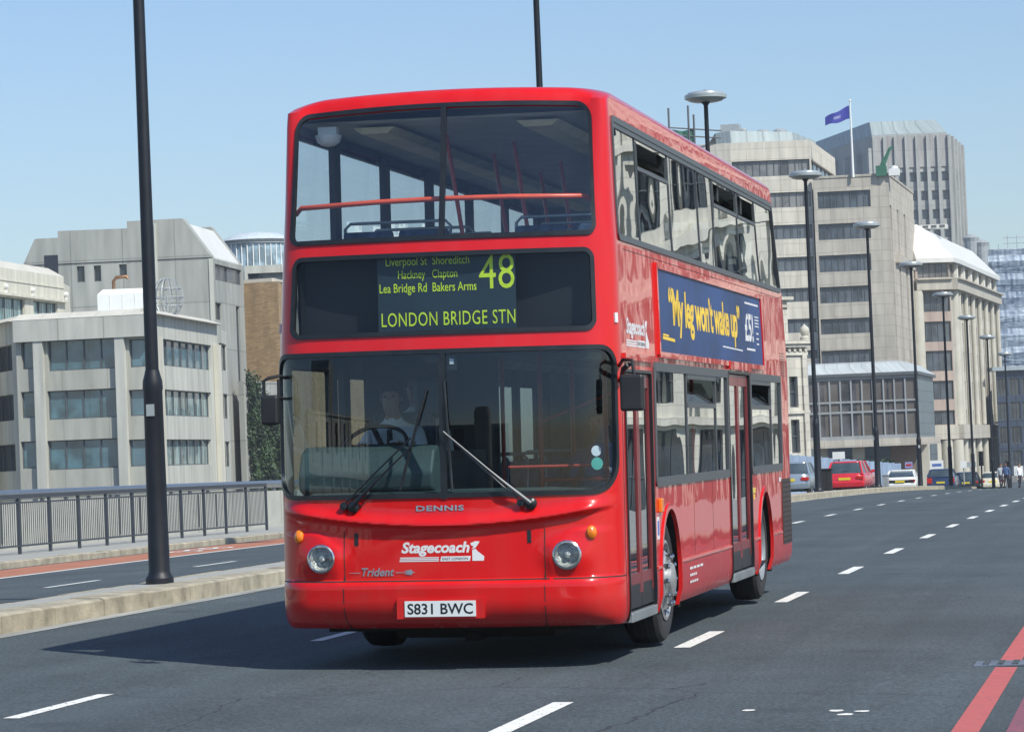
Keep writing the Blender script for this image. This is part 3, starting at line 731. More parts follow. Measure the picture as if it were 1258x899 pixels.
def drum():
    root = empty('glass_rotunda', label='round glazed rooftop drum with a pale dome, far behind the brick building', cat='rotunda')
    D = 330; c = at(316, 310, D); r = 37*D/FPX*1.12; zt = at(316, 291, D).z; zb = at(316, 330, D).z
    b = MB(); b.lathe([(r, zb-30), (r, zt-.9)], c=(c.x, c.y, 0), n=48)
    winmat('win_drum', (.26, .36, .42), 1.8, .15); b.build('glass_wall', MAT['win_drum'], root, smooth=40)
    b = MB()
    for k in range(36):
        t = k*math.pi/18; b.tube([(c.x+(r+.05)*math.cos(t), c.y+(r+.05)*math.sin(t), zb-30), (c.x+(r+.05)*math.cos(t), c.y+(r+.05)*math.sin(t), zt-.9)], .07, 4)
    b.build('mullions', MAT['whitepaint'], root)
    b = MB(); b.lathe([(r+.25, zt-.9), (r+.3, zt-.5), (r*.93, zt-.1), (r*.6, zt+.35), (0, zt+.55)], c=(c.x, c.y, 0), n=48)
    b.build('roof', MAT['leadroof2'] if 'leadroof2' in MAT else pm('leadroof2', (.55, .62, .65), .4), root, smooth=40)
    b = MB()
    for k in range(40):
        t = k*math.pi/20; b.box(-.3, .3, -.05, .05, -.14, .14, T=Matrix.Translation((c.x+(r+.27)*math.cos(t), c.y+(r+.27)*math.sin(t), zt-.62))@Matrix.Rotation(t+math.pi/2, 4, 'Z'))
    build_each(b, 'vent', MAT['frame'], root)
drum()
# ---------------- right hand side: stepped travertine office
def B4():
    root = empty('office_building', label='big pale stepped office above the rear of the bus, taller rear wing', cat='building')
    c0 = P2(800, 190, 354); c1 = P2(896.5, 176, 352); c2 = P2(995, 177, 352); c3 = P2(1026, 200, 376)
    W0, W1, W2 = Wall(c0, c1), Wall(c1, c2), Wall(c2, c3); zt = at(940, 174.5, 352.4).z; zb = GZ
    rows = [(197, 216.5), (237, 255.5), (277, 294.5), (316.8, 334), (355, 372), (393, 410), (432, 442), (470, 488), (509, 527)]
    R = []
    a0 = W1.sz(899, 205)[0]; a1 = W1.L-.15
    k = 0
    for t, bt in rows:
        z1, z0 = W1.sz(950, t)[1], W1.sz(950, bt)[1]; R.append((a0, a1, z0, z1, 11, ('win_grey' if k < 2 else 'win_far'))); k += 1
    facade(root, W1, zb, zt, R, 'travertine', 'win_far', .35)
    facade(root, W0, zb, zt, [(.3, W0.L-.8, r[2], r[3], 9, 'win_far') for r in R], 'travertine', 'win_far', .35)
    facade(root, W2, zb, zt, [(.4, W2.L-.3, r[2], r[3], 6, 'win_far') for r in R], 'travertine', 'win_far', .35)
    n = W1.n; volume(root, inset([c0, c1, c2, c3, (c3[0]-n.x*30, c3[1]-n.y*30), (c0[0]-n.x*50, c0[1]-n.y*50)], .6), zb, zt-.1, 'travertine')
    # set-back glazed roof storey
    d0 = P2(880, 172, 358); d1 = P2(898, 168, 356); d2 = P2(975, 168, 360); d3 = P2(1004, 180, 372)
    zr_ = at(940, 164, 362).z
    b = MB()
    def pr(p, z, k_): q = Vector(p)-n*k_; return Vector((q.x, q.y, z))
    for p, q in ((d0, d1), (d1, d2), (d2, d3)):
        b.quad(pr(p, zt-.2, 0), pr(q, zt-.2, 0), pr(q, zr_, 1.6), pr(p, zr_, 1.6), uv=[(0, 0), (10, 0), (10, 1), (0, 1)])
    b.add([pr(d0, zr_, 1.6), pr(d1, zr_, 1.6), pr(d2, zr_, 1.6), pr(d3, zr_, 1.6), pr(d3, zr_, 14), pr(d0, zr_, 14)], [(0, 1, 2, 3, 4, 5)]); b.uv[3] = [(0, 0)]*6
    b.build('roof_storey', MAT['towerroof'], root)
    b = MB(); z0 = zr_-.3
    b.box(-1.1, 1.1, -1.2, 1.2, z0, at(898, 154, 362).z, T=Matrix.Translation((at(898, 160, 362).x, at(898, 160, 362).y, 0)))
    p = at(913, 160, 362); b.lathe([(.5, z0), (.5, z0+.8), (.3, z0+1), (0, z0+1)], c=(p.x, p.y, 0), n=14)
    for u in (937, 958): p = at(u, 163, 362); b.lathe([(.9, z0), (.9, z0+.5), (.5, z0+.75), (0, z0+.8)], c=(p.x, p.y, 0), n=14)
    b.build('roof_plant', MAT['framelight'], root)
    # front wing
    root = empty('office_building', label='lower square stone wing of the stepped office, with flagpole on its roof', cat='building')
    e0 = P2(998.5, 222, 351); e1 = P2(1091, 214, 350); e2 = P2(1121.5, 238, 378)
    W, S = Wall(e0, e1), Wall(e1, e2); zt2 = at(1045, 217.6, 350.5).z
    R = []
    for j, (t, bt) in enumerate([(234.7, 255.5), (274.3, 294), (313, 333.5), (351.7, 371.7), (391, 410), (430, 449), (469, 488), (508, 527)]):
        sh = j*.8; a = W.sz(1004+sh*1.2, t)[0]; c = W.sz(1069+sh*.5, t)[0]; R.append((a, c, W.sz(1036, bt)[1], W.sz(1036, t)[1], 8, 'win_far'))
    facade(root, W, zb, zt2, R, 'travertine_dull', 'win_far', .35)
    Rs = []
    for u0, u1 in ((1096.5, 1098.5), (1105, 1107), (1113, 1115)):
        a = S.sz(u0, 330)[0]; c = S.sz(u1, 330)[0]; Rs.append((a, c, zb+3, zt2-3.4, 0, 'win_far'))
    facade(root, S, zb, zt2, Rs, 'travertine_dull', 'win_dark', .5)
    n = W.n; volume(root, inset([e0, e1, e2, (e2[0]-n.x*12, e2[1]-n.y*12), (e0[0]-n.x*30, e0[1]-n.y*30)], .6), zb, zt2-.12, 'travertine_dull')
    b = MB(); bandbox(b, W, 0, W.L, zt2, zt2+.25, -.5, .1); bandbox(b, S, 0, S.L, zt2, zt2+.25, -.5, .1)
    a, _ = S.sz(1100, 320); c, _ = S.sz(1119, 320); z_ = S.sz(1110, 306)[1]; bandbox(b, S, a, c, z_-2.2, z_-1.2, 0, .5); b.build('cornice', MAT['travertine_dull'], root)
    # flagpole, flag
    fp = empty('flagpole', label='white flagpole on the roof of the square stone wing', cat='flagpole')
    p = at(1048, 214, 350); zt3 = at(1044, 124.5, 350).z
    b = MB(); b.tube([(p.x, p.y, zt2-.1), (p.x, p.y, zt3)], [.16, .08], 10); b.build('pole', MAT['whitepaint'], fp, smooth=50)
    b = MB(); b.lathe([(0, -.15), (.13, -.08), (.15, 0), (.13, .08), (0, .15)], c=(p.x, p.y, zt3+.1), n=10); b.build('finial', MAT['whitepaint'], fp, smooth=50)
    fl = MB(); nx, nz = 14, 8
    def fpnt(i, j):
        t = i/nx; s_ = j/nz; d = 3.0*t; sag = 1.15*t**1.15
        return Vector((p.x-.12-d*.96+.0, p.y+.22*math.sin(t*7+s_*1.2)*t**.5, zt3-.55-sag-(1-s_)*1.55*(1-.35*t)+.10*math.sin(t*8+1)))
    for i in range(nx):
        for j in range(nz): fl.quad(fpnt(i, j), fpnt(i+1, j), fpnt(i+1, j+1), fpnt(i, j+1), 1 if (5 <= i <= 8 and 3 <= j <= 4) else 0)
    tag(fl.build('flag', [MAT['flagblue'], MAT['flagpale'] if 'flagpale' in MAT else pm('flagpale', (.30, .30, .55), .6)], None, smooth=60), 'blue flag flying to the left from the roof flagpole', 'flag')
    # green wrapped davit on the roof
    b = MB(); q = at(1086, 210, 350)
    def P(u, v): w_ = at(u, v, 350); return (w_.x, w_.y, w_.z)
    for a_, c_ in (((1079, 214), (1085, 196)), ((1085, 213), (1086.5, 196)), ((1082, 206), (1092, 184)), ((1086, 202), (1094, 181)), ((1092, 184), (1096, 180))): b.tube([P(*a_), P(*c_)], [.22, .14], 6)
    b.box(q.x-.9, q.x+.3, q.y-.6, q.y+.6, zt2-.1, zt2+1.1)
    tag(b.build('roof_hoist', MAT['greenpaint'], None), 'green window-cleaning hoist standing on the edge of the square stone wing', 'hoist')
    b = MB(); q = at(1098.5, 211, 350); b.box(q.x-.6, q.x+.6, q.y-.6, q.y+.6, zt2-.1, at(1098, 207.5, 350).z); b.lathe([(.45, 0), (.45, .25), (0, .4)], c=(q.x, q.y, at(1098, 207.5, 350).z), n=12)
    tag(b.build('roof_tank', MAT['whitepaint'], None), 'small white tank beside the green roof hoist', 'tank')
    # green netting scaffold above the bus roof
    sc = empty('roof_scaffold', label='green netted scaffold with upright poles on the tall wing, above the bus roof', cat='scaffold')
    b = MB()
    for u, v in ((821, 133), (845, 130), (852, 141)): a_ = at(u, v, 352); b.tube([(a_.x, a_.y, zt-.1), (a_.x, a_.y, a_.z)], .13, 6)
    for v in (157, 166): a_, c_ = at(822, v, 352), at(886, v, 352); b.tube([(a_.x, a_.y, a_.z), (c_.x, c_.y, a_.z-.6)], .09, 6)
    b.build('poles', MAT['frame'], sc)
    a_, c_ = at(826, 160, 352), at(851, 160, 352); b = MB(); n_ = 8
    for i in range(n_):
        x0, y0 = a_.x+(c_.x-a_.x)*i/n_, a_.y+(c_.y-a_.y)*i/n_; x1, y1 = a_.x+(c_.x-a_.x)*(i+1)/n_, a_.y+(c_.y-a_.y)*(i+1)/n_
        o0, o1 = .15*math.sin(i*1.9), .15*math.sin((i+1)*1.9); zt_ = a_.z+.1-.25*math.sin(i*math.pi/n_); zt2_ = a_.z+.1-.25*math.sin((i+1)*math.pi/n_)
        b.quad((x0, y0+o0, zt-.1), (x1, y1+o1, zt-.1), (x1, y1+o1, zt2_), (x0, y0+o0, zt_)); b.quad((x0, y0+o0+1.2, zt-.1), (x1, y1+o1+1.2, zt-.1), (x1, y1+o1+1.2, zt2_), (x0, y0+o0+1.2, zt_)); b.quad((x0, y0+o0, zt_), (x1, y1+o1, zt2_), (x1, y1+o1+1.2, zt2_), (x0, y0+o0+1.2, zt_))
    b.build('netting', MAT['greenpaint'], sc)
B4()
# ---------------- far tower
def B5():
    root = empty('tower_block', label='far ribbed grey tower with a sloping metal crown', cat='tower')
    D = 600; zb = GZ
    a0 = P2(960, 200, 660); a1 = P2(1071, 170, 600); a2 = P2(1163, 165, 600); a3 = P2(1166, 165, 603); a4 = P2(1178, 168, 622)
    W0, W1, W3 = Wall(a0, a1), Wall(a1, a2), Wall(a3, a4); zt = at(1110, 165.5, 600).z; zm = at(1110, 148, 603).z; fh = 3.75
    nb = 7; rows = [(k, zt-7.6-fh*k) for k in range(9)]
    def ribwall(W, nb, off):
        R = []; bw = W.L/nb
        for i in range(nb):
            for k, z1 in rows:
                R.append((i*bw+bw*.34, i*bw+bw*.98, z1-1.9, z1, 1, None))
        R = R[:100]
        facade(root, W, zb, zt, R, 'towerstone', 'win_far', .4)
        b = MB()
        for i in range(nb+1):
            s = i*bw; bandbox(b, W, s-bw*.01, s+bw*.32, zb, zt-.4, 0, .8)
        build_each(b, 'rib', MAT['towerstone'], root)
        b = MB()
        for i in range(nb): bandbox(b, W, i*bw+bw*.36, (i+1)*bw-bw*.05, zt-6.6, zt-.2, .02, .25)
        build_each(b, 'head_panel', MAT['towerpink'], root)
    ribwall(W1, 7, 0); ribwall(W3, 3, 0)
    R = []
    for i in range(8):
        for k, z1 in rows[:11]: R.append((W0.L*(i+.2)/8, W0.L*(i+.8)/8, z1-2.0, z1, 0, None))
    facade(root, W0, zb, zt, R, 'towerstone', 'win_dark', .4)
    b = MB()
    for i in range(9): s = W0.L*i/8; bandbox(b, W0, max(0, s-.6), s+.5, zb, zt-2.5, 0, 1.0)
    build_each(b, 'rib', MAT['towerstone'], root)
    n = W1.n; vpts = inset([a0, a1, a2, a3, a4, (a4[0]-n.x*30, a4[1]-n.y*30), (a0[0]-n.x*10, a0[1]-n.y*10)], .8); volume(root, vpts, zb, zt-.1, 'towerstone')
    # mansard crown
    b = MB(); m0 = [a0, a1, a2]; ext = (a2[0]-n.x*30, a2[1]-n.y*30)
    base = [Vector(a0), Vector(a1), Vector(a2), Vector(ext), Vector(a0)-n*20]; c = sum(base, Vector((0, 0)))/5
    top = []
    for i, p in enumerate(base): top.append(p+(c-p).normalized()*(3.6 if i in (1,) else 4.4))
    for i in range(5):
        p, q, r, s = base[i], base[(i+1) % 5], top[(i+1) % 5], top[i]; L_ = (q-p).length
        b.quad((p.x, p.y, zt), (q.x, q.y, zt), (r.x, r.y, zm), (s.x, s.y, zm), uv=[(0, 0), (L_, 0), (L_, 3), (0, 3)])
    b.add([(p.x, p.y, zm) for p in top], [(0, 1, 2, 3, 4)]); b.uv[5] = [(0, 0)]*5
    b.build('crown', MAT['towerroof'], root)
B5()
# ---------------- colonnaded office with white mansard
def B6():
    root = empty('office_building', label='stone office with columned side and white sloping roof, right of the stepped office', cat='building')
    c0 = P2(1118, 330, 376); c1 = P2(1124, 330, 374.5); c2 = P2(1166, 330, 375); c3 = P2(1172.5, 330, 379); c4 = P2(1221, 345, 424)
    z = lambda v: at(1150, v, 375).z
    ze = z(322); zb = GZ
    W0, W1, W2, W3 = Wall(c0, c1), Wall(c1, c2), Wall(c2, c3), Wall(c3, c4)
    rows = [(323, 341), (358.5, 383), (395, 420), (431, 456), (468, 491), (504.5, 522), (545, 600)]
    f = []
    for j, (t, bt) in enumerate(rows): f.append((.3, W1.L-.1, z(bt), z(t), 5, 'win_grey' if j in (0,) else 'win_far'))
    facade(root, W1, zb, ze, f, 'pinkstone', 'win_far', .3)
    facade(root, W0, zb, ze, [], 'colstone')
    facade(root, W2, zb, ze, [(.1, W2.L-.1, z(bt), z(t), 0, 'win_dark') for t, bt in rows[:1]], 'colstone')
    fs = []; nb = 6
    for j, (t, bt) in enumerate(rows):
        for i in range(nb): fs.append((W3.L*(i+.12)/nb, W3.L*(i+.88)/nb, z(bt), z(t), 0, 'win_dark'))
    facade(root, W3, zb, ze, fs, 'colstone', 'win_dark', .3)
    # round columns up the side, cornice bands
    b = MB()
    for i in range(nb+1):
        s = W3.L*i/nb; p = W3.pt(min(s+.3, W3.L-.1), 0, .3)
        b.lathe([(.42, zb), (.42, z(541))], c=(p.x, p.y, 0), n=12); b.lathe([(.32, z(522)), (.32, z(357))], c=(p.x, p.y, 0), n=12)
    for s in (0, .35, .7, 1.0):
        p = W1.pt(W1.L*s, 0, .3)
        if s in (0,): b.lathe([(.8, zb), (.8, z(357))], c=(p.x, p.y, 0), n=12)
        b.lathe([(.75, zb), (.75, z(541))], c=(p.x, p.y, 0), n=12)
    p = W2.pt(W2.L*.5, 0, .1); b.lathe([(.6, z(522)), (.6, z(357))], c=(p.x, p.y, 0), n=12)
    build_each(b, 'column', MAT['colplain'] if 'colplain' in MAT else pm('colplain', (.52, .50, .43), .8, var=.08, scale=.5), root, smooth=50)
    b = MB()
    for W in (W0, W1, W2, W3):
        bandbox(b, W, -.1, W.L+.1, z(356.5), z(344), .0, 1.0); bandbox(b, W, -.1, W.L+.1, z(344), z(342.3), .0, 1.35)
        bandbox(b, W, -.1, W.L+.1, z(540), z(523), .0, 1.0)
    b.build('cornice', MAT['colstone'], root)
    b = MB()
    for i in range(nb+1):
        s = W3.L*i/nb; bandbox(b, W3, max(0, s-.5), min(W3.L, s+1.3), z(342), ze, 0, .3)
    build_each(b, 'attic_pier', MAT['whiteplain'] if 'whiteplain' in MAT else pm('whiteplain', (.72, .70, .64), .7), root)
    n = W1.n; vp = inset([c0, c1, c2, c3, c4, (c4[0]-n.x*25, c4[1]-n.y*15), (c0[0]-n.x*45, c0[1]-n.y*45)], .9); volume(root, vp, zb, ze-.1, 'colstone')
    # mansard
    b = MB(); zt = at(1140, 280, 386).z; zt2 = at(1210, 318, 410).z
    outer = [Vector(q) for q in (c0, c1, c2, c3, c4)]
    outer[0] -= W1.d*.3
    nn = [W1.n, W1.n, (W1.n+W3.n).normalized(), (W1.n+W3.n*1.5).normalized(), W3.n]
    e = [Vector((p.x+q.x*.8, p.y+q.y*.8, ze-.1)) for p, q in zip(outer, nn)]
    e2 = [Vector((p.x+q.x*.8, p.y+q.y*.8, ze+.45)) for p, q in zip(outer, nn)]
    t1 = [Vector((p.x-q.x*3.2, p.y-q.y*3.2, zt-1.0)) for p, q in zip(outer, nn)]
    t1[4].z = zt-1.0; t1[4] = Vector((outer[4].x-W3.d.x*3.0-W3.n.x*2.5, outer[4].y-W3.d.y*3-W3.n.y*2.5, zt-1.0))
    t2 = [Vector((p.x-q.x*5.0, p.y-q.y*5.0, zt)) for p, q in zip(outer, nn)]; t2[4] = t1[4]+Vector((-W3.n.x*2, -W3.n.y*2, 1.0))
    for A_, B_ in ((e, e2), (e2, t1), (t1, t2)):
        for i in range(4): b.quad(A_[i], A_[i+1], B_[i+1], B_[i])
    bk = W1.n*-30
    b.add([t2[0], t2[1], t2[2], t2[3], t2[4], t2[4]+Vector((bk.x, bk.y, 0))*.4, t2[0]+Vector((bk.x, bk.y, 0))], [(0, 1, 2, 3, 4, 5, 6)])
    b.add([e[4], e2[4], t1[4], t2[4], t2[4]+Vector((bk.x, bk.y, 0))*.4, Vector((e[4].x+bk.x*.4, e[4].y+bk.y*.4, ze))], [(0, 1, 2, 3, 4, 5)])
    b.build('mansard_roof', MAT['whiteroof'], root)
    p = at(1133, 279, 386); b = MB(); T = Matrix.Translation((p.x, p.y, zt-.2)); b.box(-3.2, 3.2, -1.2, 1.2, 0, .5, T=T)
    for k in range(6): b.box(-3+k*1.05, -2.3+k*1.05, -1.25, -1.2, .1, .4, 1, T=T)
    b.build('roof_plant', [MAT['whiteroof'], MAT['frame']], root)
B6()
# ---------------- glass pavilion spanning the road side
def B7():
    root = empty('glass_pavilion', label='raised glazed pavilion with lead roof behind the red estate car', cat='pavilion')
    a0 = P2(940, 500, 301); a1 = P2(1126, 500, 300); a2 = P2(1147.5, 500, 322)
    W, S = Wall(a0, a1), Wall(a1, a2); z = lambda v: at(1060, v, 300).z
    ze, zb = z(462), z(539.5)
    n_ = 14; f = []
    for i in range(n_):
        for (t, bt) in ((466, 492), (494.3, 504.5), (507, 535)): f.append((W.L*(i+.09)/n_, W.L*(i+.94)/n_, z(bt), z(t), 0, 'win_room'))
    facade(root, W, zb, ze, f, 'framewall' if 'framewall' in MAT else panelmat('framewall', (.30, .32, .33), 3, 30, .9, .02, .5).name, 'win_room', .18)
    facade(root, S, zb, ze, [], 'slate')
    b = MB(); bandbox(b, W, -.3, W.L+.3, zb-.75, zb, -.5, .5); bandbox(b, S, -.3, S.L+.3, zb-.75, zb, -.5, .5); b.build('base_band', MAT['travertine_dull'], root)
    b = MB(); bandbox(b, W, -.3, W.L+.3, ze, ze+.3, -.3, .3); bandbox(b, S, 0, S.L+.3, ze, ze+.3, -.3, .3); b.build('eave', MAT['frame'], root)
    zt = at(1060, 444.5, 303).z; b = MB(); n = W.n; m = S.n
    e0, e1, e2 = W.pt(0, ze+.3, .3), W.pt(W.L, ze+.3, .3), S.pt(S.L, ze+.3, .3)
    t0, t1, t2 = W.pt(0, zt, -3), W.pt(W.L-1.6, zt, -3), S.pt(S.L, zt, -2.2)-Vector((S.d.x*6, S.d.y*6, 0))
    m1 = lambda p, q, k: p*(1-k)+q*k+Vector((0, 0, .35))
    for (p, q, r, s) in ((e0, e1, m1(e1, t1, .55), m1(e0, t0, .55)), (m1(e0, t0, .55), m1(e1, t1, .55), t1, t0), (e1, e2, m1(e2, t2, .55), m1(e1, t1, .55)), (m1(e1, t1, .55), m1(e2, t2, .55), t2, t1)):
        L_ = (q-p).length; b.quad(p, q, r, s, uv=[(0, 0), (L_, 0), (L_, 2), (0, 2)])
    b.add([t0, t1, t2, t2-Vector((n.x*10, n.y*10, 0)), t0-Vector((n.x*10, n.y*10, 0))], [(0, 1, 2, 3, 4)]); b.uv[4] = [(0, 0)]*5
    b.build('roof', MAT['leadroof'], root)
    vp = inset([a0, a1, a2, (a2[0]-n.x*12, a2[1]-n.y*12), (a0[0]-n.x*12, a0[1]-n.y*12)], .4); volume(root, vp, zb-.7, ze, 'slate', name='rear_wall')
    b = MB(); b.v = [(p[0], p[1], zb-.7) for p in vp]; b.f = [tuple(range(5))]; b.m = [0]; b.build('soffit', MAT['slate'], root)
    b = MB()
    for u, D, r in ((1010, 303, .7), (1055, 303, .7), (1110, 306, 1.5), (1136.5, 306, .55)):
        p = P2(u, 560, D); T = Matrix.Translation((p[0], p[1], 0)); b.box(-r*.8, r*.8, -.7, .7, GZ, zb-.7, 1 if r > 1 else 0, T=T)
    build_each(b, 'pillar', [MAT['colplain'], MAT['pillarbrown'] if 'pillarbrown' in MAT else pm('pillarbrown', (.24, .17, .13), .7)], root)
    # dark undercroft wall
    p, q = P2(930, 560, 330), P2(1152, 560, 330); U = Wall(p, q)
    b = MB(); bandbox(b, U, 0, U.L, GZ, zb-.75, -1, 0); b.build('undercroft_wall', MAT['slate'], root)
B7()
# ---------------- classical stone hall just behind the bus
def B8():
    root = empty('stone_hall', label='old carved stone hall with heavy cornices right behind the bus tail', cat='building')
    a0 = P2(850, 480, 195); a1 = P2(991.5, 480, 200); a2 = P2(993.5, 480, 203); W, S = Wall(a0, a1), Wall(a1, a2); z = lambda v: at(985, v, 199.5).z
    zt = z(426); D = .35; f = []
    for (t, bt) in ((462, 500), (515, 556)):
        for k in range(7): c = W.L-1.0-k*1.9; f.append((c-.45, c+.25, z(bt), z(t), 1, 'win_dark', 1))
    facade(root, W, GZ, zt, f, 'portland', 'win_dark', D); facade(root, S, GZ, zt, [], 'portland')
    b = MB()
    for (za, zb_, o) in ((z(426), z(422), .35), (z(422), z(418), .5), (z(436), z(432), .15), (z(508), z(504), .15)):
        bandbox(b, W, 0, W.L+o*.6, za, zb_, -.4, o)
    for k in range(40): s = W.L-.1-k*.45; bandbox(b, W, s-.12, s+.08, z(431.5), z(427), 0, .22)
    for k in range(8): s = W.L-.05-k*1.9; bandbox(b, W, s-.35, s, GZ, z(436), 0, .16)
    b.build('cornice', MAT['portland'], root)
    # attic, set back
    e = W.sz(977, 400)[0]; A = W.pt(0, 0, -.8); B_ = W.pt(e, 0, -.8); W2 = Wall((A.x, A.y), (B_.x, B_.y)); zt2 = z(367)
    facade(root, W2, z(418), zt2, [(W2.L-1.3-k*1.6, W2.L-.7-k*1.6, z(404), z(384), 0, 'win_dark') for k in range(6)], 'portland', 'win_dark', .25)
    b = MB(); bandbox(b, W2, 0, W2.L+.3, zt2, z(363), -.4, .35); bandbox(b, W2, 0, W2.L+.15, z(376), z(373), 0, .15); b.build('attic_cornice', MAT['portland'], root)
    n = W.n; volume(root, inset([a0, a1, a2, (a2[0]-n.x*8, a2[1]-n.y*8), (a0[0]-n.x*8, a0[1]-n.y*8)], .4), GZ, zt, 'portland')
    q = [W2.pt(0, 0, -.1), W2.pt(W2.L, 0, -.1), W2.pt(W2.L, 0, -6), W2.pt(0, 0, -6)]; volume(root, inset([(p.x, p.y) for p in q], .1), z(419), zt2, 'portland')
    # corner urn shapes on the cornice
    b = MB(); p = W.pt(e+.9, 0, -.2); b.lathe([(.3, z(418)), (.32, z(414)), (.18, z(412)), (.34, z(407)), (.28, z(402)), (.08, z(399)), (0, z(397))], c=(p.x, p.y, 0), n=12); b.build('urn', MAT['colplain'], root, smooth=50)
B8()
# ---------------- wrapped building and navy building at the right edge
def B9():
    root = empty('wrapped_building', label='big building wrapped in blue-grey sheeting at the right edge', cat='building')
    q, t, b_ = newmat('sheeting'); L = t.links; MAT['sheeting'] = q
    tc = N(t, 'ShaderNodeTexCoord'); mp = N(t, 'ShaderNodeMapping'); mp.inputs['Scale'].default_value = (.12, .12, .55); L.new(tc.outputs['Object'], mp.inputs[0])
    n = N(t, 'ShaderNodeTexNoise'); n.inputs['Scale'].default_value = 1.4; n.inputs['Detail'].default_value = 5; n.inputs['Distortion'].default_value = .6; L.new(mp.outputs[0], n.inputs['Vector'])
    cr = N(t, 'ShaderNodeValToRGB'); cr.color_ramp.elements[0].position = .36; cr.color_ramp.elements[0].color = (.15, .20, .28, 1); cr.color_ramp.elements[1].position = .68; cr.color_ramp.elements[1].color = (.36, .44, .53, 1)
    L.new(n.outputs[0], cr.inputs[0]); L.new(cr.outputs[0], b_.inputs['Base Color']); b_.inputs['Roughness'].default_value = .45
    bp = N(t, 'ShaderNodeBump'); bp.inputs['Distance'].default_value = .6; L.new(n.outputs[0], bp.inputs['Height']); L.new(bp.outputs[0], b_.inputs['Normal'])
    A, C = at(1175, 400, 470), at(1300, 400, 470); zt = at(1230, 306, 470).z; nx, nz = 40, 36; W = Wall((A.x, A.y), (C.x, C.y)); b = MB(); fh = (zt-GZ)/nz
    rn = random.Random(5); off = [[.25*math.sin(j*math.pi/1.5)+rn.uniform(-.12, .12) for j in range(nz+1)] for i in range(nx+1)]
    for i in range(nx):
        for j in range(nz): b.quad(W.pt(W.L*i/nx, GZ+fh*j, off[i][j]), W.pt(W.L*(i+1)/nx, GZ+fh*j, off[i+1][j]), W.pt(W.L*(i+1)/nx, GZ+fh*(j+1), off[i+1][j+1]), W.pt(W.L*i/nx, GZ+fh*(j+1), off[i][j+1]))
    b.build('sheeting', MAT['sheeting'], root, smooth=60)
    volume(root, [(A.x, A.y+2), (C.x, C.y+2), (C.x, C.y+20), (A.x, A.y+20)], GZ, zt-1, 'conc_grey')
    b = MB()
    for i in range(12):
        s = W.L*i/11; p = W.pt(s, zt, -.6); h = 2.2 if i > 5 else .9; b.tube([(p.x, p.y, zt-2), (p.x, p.y, zt+h)], .05, 5)
    for k in (0, .9, 1.8): b.tube([W.pt(W.L*(.5 if k else 0), zt+k, -.6), W.pt(W.L, zt+k, -.6)], .05, 5)
    b.build('scaffold_tubes', MAT['framelight'], root)
    b = MB()
    for u, v, s in ((1206, 303, 1.5), (1193, 297, 1.6)):
        p = at(u, v, 468); b.lathe([(s*.5, -4), (s*.7, 0), (s*.8, .6), (s*.3, 1.1), (0, 1.2)], c=(p.x, p.y, p.z), n=12)
    b.build('roof_plant', MAT['framelight'], root)
    root = empty('office_building', label='low navy glass office at the right edge before the wrapped building', cat='building')
    A, C = at(1226, 520, 400), at(1300, 520, 400); W = Wall((A.x, A.y), (C.x, C.y)); zt = at(1240, 455, 400).z
    panelmat('navywall', (.05, .07, .11), 2.5, 3.6, .6, .1, .4); f = []
    for j in range(5):
        for i in range(5): f.append((W.L*(i+.08)/5, W.L*(i+.92)/5, zt-1.0-j*3.2-2.3, zt-1.0-j*3.2, 3, 'win_dark'))
    facade(root, W, GZ, zt, f, 'navywall', 'win_dark', .2)
    b = MB(); bandbox(b, W, -.5, W.L, zt, zt+.5, -4, .6); b.build('roof_edge', MAT['sheet2'] if 'sheet2' in MAT else pm('sheet2', (.36, .42, .46), .4), root)
    volume(root, inset([(A.x, A.y), (C.x, C.y), (C.x, C.y+12), (A.x, A.y+12)], .4), GZ, zt-.05, 'navywall')
B9()
# ---------------- buildings of the other side of the street and south bank, seen only as reflections in the bus glass
def refl(label, A, C, zt, rows, nb, mat, dep=14, sill=None, nm='stone_building', glass='win_dark', cornice=True):
    root = empty(nm, label=label, cat='building'); W = Wall(A, C); f = []
    for (lo, hi, fr) in rows:
        for i in range(nb): f.append((W.L*(i+.5-fr/2)/nb, W.L*(i+.5+fr/2)/nb, lo, hi, 2, glass, 1))
    z0 = -3.6 if A[1] > 0 else -8
    facade(root, W, z0, zt, f, mat, glass, .4)
    b = MB()
    if cornice:
        for lo, hi, fr in rows[1:]: bandbox(b, W, 0, W.L, lo-1.0, lo-.65, 0, .35)
        bandbox(b, W, -.5, W.L+.5, zt-.2, zt+.7, -1, .7)
        for i in range(nb+1): s = W.L*i/nb; bandbox(b, W, max(0, s-.35), min(W.L, s+.35), rows[0][1]+.4, zt-.2, 0, .3)
        b.build('cornice', MAT[mat], root)
    n = W.n; volume(root, inset([A, C, (C[0]-n.x*dep, C[1]-n.y*dep), (A[0]-n.x*dep, A[1]-n.y*dep)], .4), z0, zt-.1, mat)
refl('cream stone terrace across the street, mirrored in the bus side windows', (10.2, 113), (32, 124), 26, [(-2.6, 1.9, .78), (3.1, 5.3, .5), (6.4, 8.6, .48), (9.8, 11.8, .44), (13.2, 15.6, .44), (17.2, 19.0, .4)], 10, 'palestone')
refl('dark riverside block behind the camera, mirrored low in the windscreen', (-150, -125), (-4, -175), 9, [(-5, -3, .5), (-1, 2, .5), (4, 7, .5)], 14, 'conc_grey', nm='riverside_block')
refl('square church tower with pinnacles behind the camera, mirrored in the destination glass', (-112, -150), (-101, -154), 36, [(2, 8, .3), (12, 22, .3)], 2, 'conc_grey', nm='church_tower')
refl('cream slit-windowed block by the river behind the camera, mirrored at the left of the windscreen', (-58, -66), (-63, -128), 13, [(-5, 2, .25), (4, 10, .25)], 9, 'palestone', nm='riverside_block')
